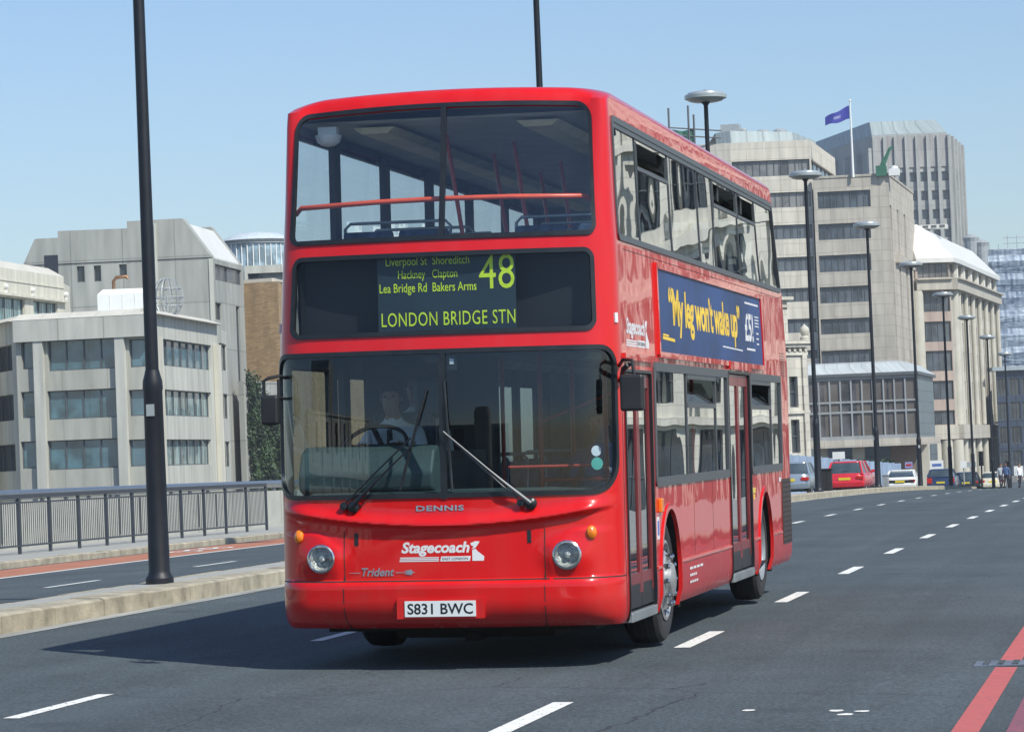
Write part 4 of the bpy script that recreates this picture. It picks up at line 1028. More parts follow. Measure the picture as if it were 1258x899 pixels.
t_ = MB(); t_.lathe([(3.4, -8), (3.4, 9.6), (3.0, 9.8), (3.0, 10.8), (3.4, 11), (3.4, 14.6), (2.7, 16.4), (2.7, 17.2), (0, 17.3)], c=(-13, -126, 0), n=20); tag(t_.build('round_tower', MAT['colplain'], smooth=40), 'round pale tower behind the camera, mirrored in the middle of the windscreen', 'tower')
# ================================================================ THE BUS
BUS = empty('double_decker_bus', label='red double-decker bus on route 48 driving towards the camera', cat='bus')
Rbus = Matrix(((9.99876143e-01, -3.60188670e-04, 1.57343529e-02), (4.19412383e-04, 9.99992840e-01, -3.76083750e-03), (-1.57328856e-02, 3.76697088e-03, 9.99869135e-01)))
BUS.rotation_euler = Rbus.to_euler()
def busred():
    q = pm('busred', (.64, .008, .009), .32, var=.03, scale=1.2, coat=.85, spec=.12); t = q.node_tree; b = t.nodes['Principled BSDF']; L = t.links
    tc = N(t, 'ShaderNodeTexCoord')
    # road dirt: washed-down streaks, a dull film on the roof and skirt
    mp = N(t, 'ShaderNodeMapping'); mp.inputs['Scale'].default_value = (5, 5, .35); L.new(tc.outputs['Object'], mp.inputs[0])
    n = N(t, 'ShaderNodeTexNoise'); n.inputs['Scale'].default_value = 1.6; n.inputs['Detail'].default_value = 6; L.new(mp.outputs[0], n.inputs['Vector'])
    mr = N(t, 'ShaderNodeMapRange'); mr.inputs['From Min'].default_value = .42; mr.inputs['From Max'].default_value = .72; mr.inputs['To Min'].default_value = 0; mr.inputs['To Max'].default_value = .05; L.new(n.outputs[0], mr.inputs[0])
    old = b.inputs['Base Color'].links[0].from_socket
    mx = N(t, 'ShaderNodeMix', data_type='RGBA'); mx.inputs['B'].default_value = (.55, .20, .18, 1); L.new(mr.outputs[0], mx.inputs['Factor']); L.new(old, mx.inputs['A']); L.new(mx.outputs['Result'], b.inputs['Base Color'])
    # splashed road grime on the skirt, in patches
    sx = N(t, 'ShaderNodeSeparateXYZ'); L.new(tc.outputs['Object'], sx.inputs[0]); g0 = N(t, 'ShaderNodeMapRange'); g0.inputs['From Min'].default_value = 1.0; g0.inputs['From Max'].default_value = .25; g0.inputs['To Min'].default_value = -.25; g0.inputs['To Max'].default_value = .25; g0.clamp = False; L.new(sx.outputs['Z'], g0.inputs[0])
    n5 = N(t, 'ShaderNodeTexNoise'); n5.inputs['Scale'].default_value = 3.0; n5.inputs['Detail'].default_value = 9; n5.inputs['Roughness'].default_value = .7; L.new(tc.outputs['Object'], n5.inputs['Vector'])
    a5 = N(t, 'ShaderNodeMath', operation='ADD'); L.new(g0.outputs[0], a5.inputs[0]); L.new(n5.outputs[0], a5.inputs[1])
    g5 = N(t, 'ShaderNodeMapRange'); g5.inputs['From Min'].default_value = .5; g5.inputs['From Max'].default_value = .95; g5.inputs['To Max'].default_value = .32; L.new(a5.outputs[0], g5.inputs[0])
    m5 = N(t, 'ShaderNodeMix', data_type='RGBA'); m5.inputs['B'].default_value = (.20, .07, .055, 1); L.new(g5.outputs[0], m5.inputs['Factor']); L.new(mx.outputs['Result'], m5.inputs['A']); L.new(m5.outputs['Result'], b.inputs['Base Color'])
    r5 = N(t, 'ShaderNodeMapRange'); r5.inputs['From Max'].default_value = .32; r5.inputs['To Min'].default_value = .03; r5.inputs['To Max'].default_value = .45; L.new(g5.outputs[0], r5.inputs[0]); L.new(r5.outputs[0], b.inputs['Coat Roughness'])
    # slightly wavy sheet metal
    n2 = N(t, 'ShaderNodeTexNoise'); n2.inputs['Scale'].default_value = 1.7; n2.inputs['Detail'].default_value = 2; L.new(tc.outputs['Object'], n2.inputs['Vector'])
    bp = N(t, 'ShaderNodeBump'); bp.inputs['Strength'].default_value = 1; bp.inputs['Distance'].default_value = .0035; L.new(n2.outputs[0], bp.inputs['Height']); L.new(bp.outputs[0], b.inputs['Coat Normal'])
busred()
pm('rubber', (.015, .018, .022), .35, var=.2, scale=8)
pm('greyseal', (.075, .085, .095), .4, var=.1, scale=8)
pm('blackplastic', (.018, .019, .021), .45, var=.2)
pm('lining', (.20, .22, .23), .7)
pm('ceiling', (.42, .43, .40), .6)
pm('cove', (.70, .66, .45), .5)
pm('polered', (.50, .03, .02), .35)
pm('poleorange', (.75, .10, .04), .35)
pm('seatcloth', (.05, .09, .17), .9, var=.4, scale=14)
pm('doorred', (.22, .03, .035), .4, coat=.3)
pm('chassis', (.02, .02, .02), .8)
pm('dash', (.055, .085, .08), .6)
pm('tyre', (.028, .028, .03), .8, var=.2, scale=9)
pm('chrome', (.60, .61, .62), .16, metal=1, var=.05)
pm('hubsilver', (.46, .47, .47), .36, metal=.55, var=.12, scale=9)
pm('alusill', (.34, .37, .38), .4, metal=.5)
pm('silverpaint', (.36, .42, .48), .3, metal=.5)
pm('white_decal', (.75, .75, .76), .5, var=.03)
pm('yellow_decal', (.75, .55, .10), .5, var=.03)
pm('adblue', (.03, .07, .20), .5, var=.3, scale=.8)
pm('adyellow', (.95, .62, .05), .45, var=.08, scale=2)
pm('blindback', (.018, .035, .052), .5)
pm('flipdot', (.68, .86, .04), .6, var=.1, scale=20)
pm('platewhite', (.72, .76, .76), .45, var=.02)
pm('amber', (.85, .22, .01), .2, coat=.5)
pm('darkgrille', (.055, .04, .035), .6)
pm('teal_sticker', (.08, .42, .34), .5)
glassmat('busglass', (.94, .97, .97), 1.5, .0006, 1.6)
glassmat('frontglass', (.95, .98, .98), 1.5, .0008, 1.0)
glassmat('cabglass', (.72, .82, .86), 1.42, .0008, 1.0)
glassmat('blindglass', (.86, .92, .93), 1.26, .0008, 1.0)
glassmat('lowglass', (.62, .70, .70), 1.5, .0006, 1.6)
glassmat('deckglass', (.50, .58, .58), 1.85, .0038, .8)
glassmat('sideglass', (.50, .58, .58), 1.6, .004, .8)
glassmat('lampglass', (.95, .97, .97), 1.5)
XF, LC, YE, LR = .97, .47, 10.32, .2
S1 = XF+LC; S2 = S1+YE-.472; S3 = S2+LR; S4 = S3+1.1
def SY(y): return S1+y-.472
TAB = [(.285, 1.215, .17, -.05), (.32, 1.235, .10, -.02), (.37, 1.248, .05, 0), (.45, 1.252, .018, 0), (.60, 1.252, .012, 0), (.622, 1.25, .03, 0), (.64, 1.25, .055, 0), (.95, 1.25, .055, 0), (1.8, 1.25, .065, 0), (2.3, 1.25, .10, 0), (2.4, 1.248, .115, -.02), (3.0, 1.235, .16, -.15), (3.08, 1.23, .17, -.18), (3.95, 1.20, .34, -.5), (4.06, 1.192, .365, -.52), (4.10, 1.184, .385, -.55), (4.13, 1.165, .41, -.6), (4.148, 1.13, .46, -.7), (4.158, 1.07, .55, -.8), (4.163, .90, .80, -1.1), (4.165, .6, 1.3, -1.6), (4.166, .3, 1.9, -2.2), (4.167, .04, 2.3, -2.6)]
def lin(z, k):
    if z <= TAB[0][0]: return TAB[0][k]
    for i in range(len(TAB)-1):
        if z <= TAB[i+1][0]: t = (z-TAB[i][0])/(TAB[i+1][0]-TAB[i][0]); return TAB[i][k]*(1-t)+TAB[i+1][k]*t
    return TAB[-1][k]
def pf(z, k):
    if .75 < z < 3.9: return sum(lin(z+d, k) for d in (-.09, -.06, -.03, 0, .03, .06, .09))/7
    return lin(z, k)
def sst(t): t = max(0, min(1, t)); return t*t*(3-2*t)
def BP(s, z):
    a = abs(s); sg = 1 if s >= 0 else -1; w = 1.0; wr = 0.0
    if a <= XF: x = a; y = .09*(a/XF)**2
    elif a <= S1: t = (a-XF)/LC*math.pi/2; x = XF+.28*math.sin(t); y = .09+.052*math.sin(t)+.33*(1-math.cos(t))
    elif a <= S2: x = 1.25; y = .472+a-S1; w = max(0, 1-(y-.472)/2.5)
    elif a <= S3: t = (a-S2)/LR*math.pi/2; x = 1.25-.15*(1-math.cos(t)); y = YE+.15*math.sin(t); w = 0
    else: x = 1.10-(a-S3); y = YE+.15+.04*(1-((1.1-(a-S3))/1.1)**2); w = 0
    wr = max(0, min(1, (y-7)/3.3))
    d = 0.0
    if a < S1 and .62 < z < 1.4:
        zc = 1.0+.12*(min(x, 1.2)/1.2)**2; k = 1-sst((x-1.0)/.25)
        if z > zc: d -= .045*math.exp(-((z-zc-.025)/.05)**2)*k*sst((z-zc)/.02)
        else: d += .012*sst((zc-z)/.01)*k
        r = math.hypot((x-.87)/1.25, (z-.79)); d -= .03*math.exp(-(r/.13)**4)
        if x > .72: 
            zb = .93+.10*math.cos(min(1, (x-.72)/.42)*math.pi); 
            d -= .018*sst((x-.72)/.06)*sst((1.0-.11*sst((.95-x)/.22)-z)/.05)*k
    hw, yf, yr = pf(z, 1), pf(z, 2), pf(z, 3)
    if a > XF:
        ws = max(0, .3*(1-(y-.3)/.6)) if a > S1 else 1-.85*sst((a-XF)/LC); tr = sst((z-4.06)/.09); w = w*tr+ws*(1-tr)
    if sg < 0: hw *= 1.035-.017*sst((z-2.2)/.9)
    if z > 3: hw *= 1-.004*sst((z-3)/.4)
    X = x*hw/1.25; zz = z+.035*(1-(X/1.2)**2)*sst((z-3.4)/.55)
    if z < 1.3 and a < S1: zz -= 0
    return Vector((sg*X, y+yf*w+yr*wr+d, zz))
def BN(s, z):
    e = .004; n = (BP(s+e, z)-BP(s-e, z)).cross(BP(s, z+e)-BP(s, z-e)); n.normalize()
    if s < 0 and abs(s) <= S1 or True:
        c = BP(s, z); 
        if n.dot(Vector((c.x, c.y-5.2, 0))) < 0: n = -n
    return n
# openings: name, side, a0, a1, z0, z1, r  (in arc metres)
OPEN = [
 ('windscreen', -1.335, 1.30, 1.235, 2.265, (.23, .15)),
 ('destination', -1.125, 1.115, 2.40, 2.965, (.07, .07)),
 ('front_window', -1.175, 1.145, 3.085, 4.02, (.07, .12)),
 ('side_top_near', SY(.53), SY(10.2), 3.06, 3.935, (.05, .05)),
 ('side_top_off', -SY(10.2), -SY(.53), 3.06, 3.935, (.05, .05)),
 ('side_low_near', SY(1.84), SY(5.83), 1.255, 2.16, (.03, .03)),
 ('side_rear_near', SY(7.36), SY(9.66), 1.255, 2.16, (.05, .05)),
 ('side_low_off', -SY(9.6), -SY(1.9), 1.255, 2.16, (.05, .05)),
 ('cab_off', -SY(1.7), -SY(.62), 1.20, 2.2, (.06, .06)),
 ('door_front', SY(.54), SY(1.70), .30, 2.10, (.02, .02)),
 ('door_mid', SY(5.89), SY(7.29), .30, 2.17, (.02, .02)),
 ('rear_window', S3+.1, S4+5, 3.15, 3.8, (.05, .05)),
]
def rsd(x, z, o):
    _, a0, a1, z0, z1, r = o; rr = r[0] if z < (z0+z1)/2 else r[1]
    cx, cz = (a0+a1)/2, (z0+z1)/2; dx = abs(x-cx)-(a1-a0)/2+rr; dz = abs(z-cz)-(z1-z0)/2+rr
    return math.hypot(max(dx, 0), max(dz, 0))+min(max(dx, dz), 0)-rr
ARCH = [(2.46, .49), (8.27, .49)]
def arch(s, z):
    a = abs(s)
    if not S1 < a < S2: return False
    y = .472+a-S1
    for c, r in ARCH:
        if z < 1.07 and abs(y-c) < r*math.sqrt(max(0, 1-(max(0, z-.52)/.55)**2)): return True
    return False
def steps(a, b, st): n = max(1, round((b-a)/st)); return [a+(b-a)*i/n for i in range(n)]
half = steps(0, XF, .022)+steps(XF, S1, .03)+steps(S1, SY(.72), .02)+steps(SY(.72), S2, .026)+steps(S2, S3, .03)+steps(S3, S4, .06)+[S4]
SS = [-x for x in half[::-1]][:-1]+half
ZZ = steps(.285, .60, .034)+[.60, .611, .622, .631]+steps(.64, .95, .014)+steps(.95, 1.22, .009)+steps(1.22, 4.02, .022)+[q[0] for q in TAB if q[0] >= 4.0][:-1]+[4.1669]
ZZ = sorted(set(round(x, 4) for x in ZZ))
def build_shell():
    cols = len(SS); grid = [[BP(s, z) for s in SS] for z in ZZ]
    body = []; panes = {o[0]: [] for o in OPEN}
    for j in range(len(ZZ)-1):
        zc = (ZZ[j]+ZZ[j+1])/2
        for i in range(cols-1):
            sc = (SS[i]+SS[i+1])/2; hit = None
            if 1.1 < zc < 4.05 or S1 < abs(sc) < S2:
                if arch(sc, zc): continue
            if abs(zc-.795) < .1 and math.hypot(abs(sc)-.888, zc-.795) < .092: continue
            if 1.1 < zc < 4.05 or S1 < abs(sc) < S2:
                for o in OPEN:
                    if o[1] <= sc <= o[2] and o[3] <= zc <= o[4] and rsd(sc, zc, o) < 0: hit = o[0]; break
            (panes[hit] if hit else body).append((j, i))
    V = [p for r in grid for p in r]
    def mk(cells, name, mat, parent, off=0, smooth=50, flip=False, sel=None):
        idx = {}; vs = []; fs = []
        def vi(j, i):
            k = (j, i)
            if k not in idx:
                p = grid[j][i]
                if off: p = p+BN(SS[i], ZZ[j])*off
                idx[k] = len(vs); vs.append(p)
            return idx[k]
        for j, i in cells:
            if sel and not sel((SS[i]+SS[i+1])/2, (ZZ[j]+ZZ[j+1])/2): continue
            f = (vi(j, i), vi(j, i+1), vi(j+1, i+1), vi(j+1, i)); fs.append(f[::-1] if flip else f)
        if not fs: return None
        b = MB(); b.v = [tuple(v) for v in vs]; b.f = fs; b.m = [0]*len(fs)
        return b.build(name, mat, parent, smooth=smooth, fixn=False)
    bo = mk(body, 'body', MAT['busred'], BUS)
    mk([c for c in body if ZZ[c[0]] > .95], 'inner_lining', MAT['lining'], bo, off=-.03)
    G = {}
    def pane(key, name, mat, rng, off=-.006):
        return mk(panes[key], name, MAT[mat], BUS, off=off, sel=rng)
    pane('windscreen', 'windscreen_pane', 'cabglass', lambda s, z: s < .012); pane('windscreen', 'windscreen_pane', 'cabglass', lambda s, z: s > .012)
    pane('destination', 'destination_glass', 'blindglass', None)
    pane('front_window', 'upper_front_pane', 'frontglass', lambda s, z: s < .012); pane('front_window', 'upper_front_pane', 'frontglass', lambda s, z: s > .012)
    ed = [.45, 1.56, 3.10, 4.64, 5.55, 7.14, 8.62, 10.3]
    for k in range(7):
        a, c = SY(ed[k]), SY(ed[k+1])
        hop = k in (1, 4, 5)
        pane('side_top_near', 'upper_side_pane', 'deckglass', lambda s, z, a=a, c=c, hop=hop: a < s < c and (not hop or z < 3.66 or z > 3.84))
        pane('side_top_off', 'upper_side_pane', 'busglass', lambda s, z, a=a, c=c: a < -s < c)
    for a, c, hop in ((1.8, 3.46, 0), (3.46, 5.10, 1), (5.10, 5.9, 0)):
        pane('side_low_near', 'lower_side_pane', 'sideglass', lambda s, z, a=SY(a), c=SY(c), hop=hop: a < s < c and (not hop or z < 1.86))
    for a, c, hop in ((7.3, 8.9, 1), (8.9, 9.8, 0)):
        pane('side_rear_near', 'lower_side_pane', 'sideglass', lambda s, z, a=SY(a), c=SY(c), hop=hop: a < s < c and (not hop or z < 1.86))
    for k in range(5): pane('side_low_off', 'lower_side_pane', 'lowglass', lambda s, z, a=SY(1.8+k*1.6), c=SY(3.4+k*1.6): a < -s < c)
    pane('cab_off', 'cab_side_pane', 'lowglass', None)
    mk(panes['rear_window'], 'rear_pane', MAT['busglass'], BUS, off=-.006)
    return bo
BODY = build_shell()
def ribbon(b, path, w, off=.01, m=0, closed=False, inn=-.02, w2=None):
    """flat band that follows the bus skin. path: list of (s,z)"""
    n = len(path); k = len(b.v)
    for i, (s, z) in enumerate(path):
        p0 = path[i-1] if (i > 0 or closed) else path[i]; p1 = path[(i+1) % n] if (i < n-1 or closed) else path[i]
        tx, tz = p1[0]-p0[0], p1[1]-p0[1]; l = math.hypot(tx, tz) or 1; nx, nz = -tz/l, tx/l
        for sd, o in ((-1, inn), (-1, off), (1, off), (1, inn)):
            a, c = s+nx*w/2*sd, z+nz*w/2*sd; P = BP(a, c)+BN(a, c)*o; b.v.append(tuple(P))
    for i in range(n if closed else n-1):
        j = (i+1) % n
        for e in range(3): b.f.append((k+i*4+e, k+i*4+e+1, k+j*4+e+1, k+j*4+e)); b.m.append(m)
    if not closed:
        b.f.append((k, k+1, k+2, k+3)); b.m.append(m); e = k+(n-1)*4; b.f.append((e+3, e+2, e+1, e)); b.m.append(m)
def rrpath(o, grow=0, st=.05):
    _, a0, a1, z0, z1, r = o; a0 -= grow; a1 += grow; z0 -= grow; z1 += grow; P = []
    r0, r1 = r[0]+grow, r[1]+grow
    for (cx, cz, rr, t0) in ((a1-r0, z0+r0, r0, -90), (a1-r1, z1-r1, r1, 0), (a0+r1, z1-r1, r1, 90), (a0+r0, z0+r0, r0, 180)):
        for k in range(9): t = R_(t0+k*90/8); P.append((cx+rr*math.cos(t), cz+rr*math.sin(t)))
    out = []
    for i in range(len(P)):
        p, q = P[i], P[(i+1) % len(P)]; d = math.hypot(q[0]-p[0], q[1]-p[1]); n = max(1, int(d/st))
        out += [(p[0]+(q[0]-p[0])*k/n, p[1]+(q[1]-p[1])*k/n) for k in range(n)]
    return out
def line(p, q, st=.05):
    d = math.hypot(q[0]-p[0], q[1]-p[1]); n = max(1, int(d/st)); return [(p[0]+(q[0]-p[0])*k/n, p[1]+(q[1]-p[1])*k/n) for k in range(n+1)]
OD = {o[0]: o for o in OPEN}
for key, w_, mt, g in (('windscreen', .034, 'rubber', .0), ('destination', .034, 'rubber', .0), ('front_window', .034, 'rubber', .0), ('side_top_near', .045, 'greyseal', -.005), ('side_top_off', .06, 'rubber', -.01), ('side_low_near', .07, 'greyseal', -.01), ('side_rear_near', .07, 'greyseal', -.01), ('side_low_off', .06, 'rubber', 0), ('cab_off', .05, 'rubber', 0), ('door_front', .022, 'rubber', 0), ('door_mid', .022, 'rubber', 0)):
    b = MB(); ribbon(b, rrpath(OD[key], g), w_, .012, closed=True)
    b.build('window_seal' if 'door' not in key else 'door_seal', MAT[mt], BUS, smooth=40)
b = MB(); ribbon(b, line((.012, 1.21), (.012, 2.28)), .045, .012); b.build('windscreen_divider', MAT['rubber'], BUS, smooth=40)
b = MB(); ribbon(b, line((.012, 3.07), (.012, 4.03)), .04, .012); b.build('upper_window_divider', MAT['rubber'], BUS, smooth=40)
# upper side glazing: lower grey sill, dividers, opening top vents
b = MB(); ribbon(b, line((SY(.55), 3.89), (SY(10.15), 3.89), .2), .04, .006)
for y in (1.56, 3.10, 4.64, 5.55, 7.14, 8.62): ribbon(b, line((SY(y), 3.07), (SY(y), 3.9)), .016, .002)
for y0, y1 in ((1.6, 3.06), (5.6, 7.1), (7.18, 8.58)): ribbon(b, line((SY(y0), 3.65), (SY(y1), 3.65)), .03, .004); ribbon(b, line((SY(y0), 3.66), (SY(y0), 3.85)), .02, .004); ribbon(b, line((SY(y1), 3.66), (SY(y1), 3.85)), .02, .004)
build_each(b, 'window_bar', MAT['greyseal'], BUS)
b = MB()
for y in (3.46, 5.10): ribbon(b, line((SY(y), 1.28), (SY(y), 2.14)), .035, .004)
ribbon(b, line((SY(8.9), 1.28), (SY(8.9), 2.14)), .035, .004)
for y0, y1 in ((3.5, 5.08), (7.45, 8.88)): ribbon(b, line((SY(y0), 1.86), (SY(y1), 1.86)), .04, .006); ribbon(b, line((SY(y0), 2.10), (SY(y1), 2.10)), .05, .006)
build_each(b, 'window_bar', MAT['greyseal'], BUS)
# tilted-in vent panes (dark gaps above)
for y0, y1, za, zb_, xx in ((1.6, 3.06, 3.66, 3.84, 1.2), (5.6, 7.1, 3.66, 3.84, 1.2), (7.18, 8.58, 3.66, 3.84, 1.19), (3.52, 5.06, 1.88, 2.08, 1.235), (7.47, 8.86, 1.88, 2.08, 1.235)):
    b = MB(); b.quad((xx, y0, za), (xx, y1, za), (xx-.10, y1, zb_-.02), (xx-.10, y0, zb_-.02)); b.build('vent_pane', MAT['busglass'], BUS, fixn=False)
# body gaps, mouldings
b = MB(); ribbon(b, line((-S1+.02, .628), (S1-.04, .628)), .009, .0015)
for x in (-.725, .725): ribbon(b, line((x, .27), (x, .99)), .007, .0015)
ribbon(b, line((S1-.03, .3), (S1-.03, 2.2)), .007, .0012)
for yy_ in (3.72, 4.78): ribbon(b, line((SY(yy_), .63), (SY(yy_), 1.21), .2), .006, .001); ribbon(b, line((SY(yy_+.4), .28), (SY(yy_+.4), .60), .2), .006, .001)
for yy_ in (1.9, 5.2, 8.6): ribbon(b, line((SY(yy_), 2.96), (SY(yy_), 3.03), .2), .006, .001)
ribbon(b, line((SY(.7), 2.985), (SY(10.1), 2.985), .2), .005, .001)
ribbon(b, line((SY(9.52), .6), (SY(9.52), 1.2)), .012, .001); ribbon(b, line((SY(5.84), .3), (SY(5.84), 1.2)), .007, .001)
build_each(b, 'panel_gap', MAT['chassis'], BUS)
b = MB(); ribbon(b, line((SY(1.78), .615), (SY(1.96), .615)), .022, .012); ribbon(b, line((SY(2.97), .615), (SY(5.82), .615)), .022, .012); ribbon(b, line((SY(7.33), .615), (SY(7.78), .615)), .022, .012); ribbon(b, line((SY(8.78), .615), (SY(9.5), .615)), .022, .012)
build_each(b, 'side_moulding', MAT['busred'], BUS)
b = MB(); ribbon(b, line((SY(.5), 2.20), (SY(1.74), 2.20)), .05, .025); ribbon(b, line((SY(5.9), 2.23), (SY(7.28), 2.23)), .07, .03); build_each(b, 'door_gutter', MAT['busred'], BUS)
for c, r in ARCH:
    for sg in (1, -1):
        P = [(SY(c-r), .27), (SY(c-r), .4)]+[(SY(c-r*math.cos(t)), .52+.55*math.sin(t)) for t in [i*math.pi/24 for i in range(25)]]+[(SY(c+r), .4), (SY(c+r), .27)]
        b = MB(); ribbon(b, [(sg*s, z) for s, z in P], .05, .012); b.build('wheel_arch', MAT['busred'], BUS, smooth=40)
        b = MB(); x1 = sg*1.235; x0 = sg*.72
        pr = [(c-r, .25)]+[(c-r*math.cos(t), .52+.55*math.sin(t)) for t in [i*math.pi/16 for i in range(17)]]+[(c+r, .25)]
        for i in range(len(pr)-1): b.quad((x0, pr[i][0], pr[i][1]), (x1, pr[i][0], pr[i][1]), (x1, pr[i+1][0], pr[i+1][1]), (x0, pr[i+1][0], pr[i+1][1]))
        b.add([(x0, p[0], p[1]) for p in pr], [tuple(range(len(pr)))]); b.build('arch_liner', MAT['chassis'], BUS)
# wheels
def wheel(x, y, rear, steer=0):
    root = empty('wheel', (x, y, .49), parent=BUS); sg = 1 if x > 0 else -1; root.rotation_euler = (0, 0, R_(steer) if sg > 0 else R_(180+steer))
    b = MB(); b.lathe([(.30, -.26), (.44, -.27), (.485, -.24), (.492, -.13), (.485, -.03), (.46, .0), (.42, .012), (.335, .008), (.30, -.01), (.29, -.06)], n=48, axis='x')
    for k in range(3): b.lathe([(.493, -.19+k*.05), (.488, -.185+k*.05)], n=48, axis='x')
    b.build('tyre', MAT['tyre'], root, smooth=30)
    b = MB()
    if not rear:
        b.lathe([(.30, -.02), (.315, .012), (.29, .018), (.26, -.01), (.235, .0), (.20, .035), (.13, .045), (.125, .075), (.09, .085), (0, .088)], n=40, axis='x')
        o = b.build('rim', MAT['hubsilver'], root, smooth=35)
        b = MB()
        for k in range(10):
            t = k*math.pi/5; b.lathe([(.022, .02), (.022, .065), (.012, .075), (0, .076)], c=(0, .19*math.cos(t), .19*math.sin(t)), n=8, axis='x')
        b.build('wheel_nut', MAT['chrome'], o, smooth=35)
        b = MB()
        for k in range(10): t = (k+.5)*math.pi/5; b.lathe([(.03, .013), (0, .013)], c=(-.008, .255*math.cos(t), .255*math.sin(t)), n=10, axis='x')
        b.build('rim_hole', MAT['chassis'], o)
    else:
        b.lathe([(.31, -.01), (.30, .01), (.27, -.02), (.245, -.12), (.20, -.14), (.14, -.13), (.13, -.04), (.10, -.01), (0, 0)], n=40, axis='x')
        o = b.build('rim', MAT['alusill'], root, smooth=35)
        b = MB()
        for k in range(10): t = k*math.pi/5; b.lathe([(.018, -.14), (.018, -.09), (0, -.088)], c=(0, .2*math.cos(t), .2*math.sin(t)), n=8, axis='x')
        b.build('wheel_nut', MAT['chrome'], o)
for y, rr in ((2.46, False), (8.27, True)):
    for x in (1.19, -1.19): wheel(x, y, rr)
# chassis and floors
b = MB(); b.box(-1.0, 1.0, .55, 10.3, .24, .34); b.box(-.6, .6, 1.0, 10.0, .16, .26); b.box(-.72, .72, 1.97, 2.95, .3, 1.1); b.box(-.72, .72, 7.76, 8.78, .3, 1.1); b.box(-.05, .05, .9, 1.6, .14, .2)
b.build('chassis', MAT['chassis'], BUS)
b = MB(); b.box(-1.2, 1.2, .62, 10.2, .345, .37); b.build('lower_floor', MAT['chassis'], BUS)
b = MB(); b.box(-1.19, 1.19, .62, 10.0, 2.29, 2.38); b.build('upper_floor', MAT['lining'], BUS)
b = MB(); b.box(-1.15, 1.15, .62, 9.5, 3.985, 4.0); b.build('upper_ceiling', MAT['ceiling'], BUS)
b = MB()
for x in (-.62, .62):
    b.extr([(x-.16, 3.962), (x+.16, 3.962), (x+.10, 3.915), (x-.10, 3.915)], 'y', .75, 9.3)
build_each(b, 'ceiling_cove', MAT['cove'], BUS)
b = MB()
for x in (-.55, .55): b.extr([(x-.14, 2.288), (x+.14, 2.288), (x+.08, 2.24), (x-.08, 2.24)], 'y', 2.3, 9.3)
build_each(b, 'ceiling_cove', MAT['ceiling'], BUS)
# pillars between side windows, inside
b = MB()
for y in (1.56, 3.10, 4.64, 6.2, 7.75, 9.3):
    b.box(-1.175, -1.13, y-.09, y+.09, 2.4, 3.96); b.box(1.12, 1.16, y-.05, y+.05, 2.4, 3.96)
for y in (1.8, 3.4, 5.0, 6.6, 8.2, 9.7): b.box(-1.21, -1.16, y-.09, y+.09, .4, 2.29)
build_each(b, 'inner_pillar', MAT['blackplastic'], BUS)
# destination box
b = MB(); b.box(-1.08, 1.08, .385, .40, 2.39, 3.01); xs_ = [-1.08+i*.12 for i in range(19)]; pl_ = [(x, BP(x, 2.99).y+.015) for x in xs_]+[(1.08, .40), (-1.08, .40)]; b.prism(pl_, 2.992, 3.006); b.prism([(x, y) for x, y in pl_], 2.375, 2.388); b.prism([(-1.115, BP(-1.12, 2.95).y+.05), (-1.09, BP(-1.09, 2.95).y+.035), (-1.07, .40), (-1.09, .40)], 2.376, 3.005); b.prism([(1.10, BP(1.10, 2.95).y+.05), (1.075, BP(1.08, 2.95).y+.035), (1.06, .40), (1.08, .40)], 2.376, 3.005)
b.build('destination_box', pm('boxblack', (.006, .008, .012), .6), BUS)
b = MB(); b.box(-.485, .535, .225, .25, 2.395, 2.99); BL = b.build('destination_blind', MAT['blindback'], BUS)

# ---------------- lettering
def text_polys(s, font_off=0.0, spacing=1.0, shear=0.0):
    cu = bpy.data.curves.new('t', 'FONT'); cu.body = s; cu.size = 1; cu.offset = font_off; cu.space_character = spacing; cu.shear = shear; cu.resolution_u = 3; cu.fill_mode = 'FRONT'
    ob = bpy.data.objects.new('t', cu); COL.objects.link(ob); bpy.context.view_layer.update()
    dg = bpy.context.evaluated_depsgraph_get(); me = ob.evaluated_get(dg).to_mesh()
    vs = [(v.co.x, v.co.y) for v in me.vertices]; fs = [tuple(p.vertices) for p in me.polygons]
    ob.evaluated_get(dg).to_mesh_clear(); bpy.data.objects.remove(ob); bpy.data.curves.remove(cu)
    x0 = min(v[0] for v in vs); x1 = max(v[0] for v in vs); y0 = min(v[1] for v in vs); y1 = max(v[1] for v in vs)
    return [((x-x0)/(x1-x0), (y-y0)/(y1-y0)) for x, y in vs], fs
def text_to(b, s, fn, a0, a1, z0, z1, m=0, **k):
    vs, fs = text_polys(s, **k); b.add([fn(a0+(a1-a0)*u, z0+(z1-z0)*v) for u, v in vs], fs, m)
def skin(o=.003): return lambda s, z: tuple(BP(s, z)+BN(s, z)*o)
def flat(y): return lambda x, z: (x, y, z)
def side(xx): return lambda y, z: (xx, y, z)
b = MB(); F_ = flat(.222)
text_to(b, 'Liverpool St  Shoreditch', F_, -.42, .20, 2.875, 2.955, font_off=.0)
text_to(b, 'Hackney   Clapton', F_, -.33, .11, 2.78, 2.86)
text_to(b, 'Lea Bridge Rd  Bakers Arms', F_, -.47, .25, 2.68, 2.765, font_off=.004)
text_to(b, 'LONDON BRIDGE STN', F_, -.46, .53, 2.455, 2.555, font_off=.0, spacing=1.08)
text_to(b, '48', F_, .27, .53, 2.705, 2.955, font_off=-.004)
b.build('destination_lettering', MAT['flipdot'], BL, fixn=False)
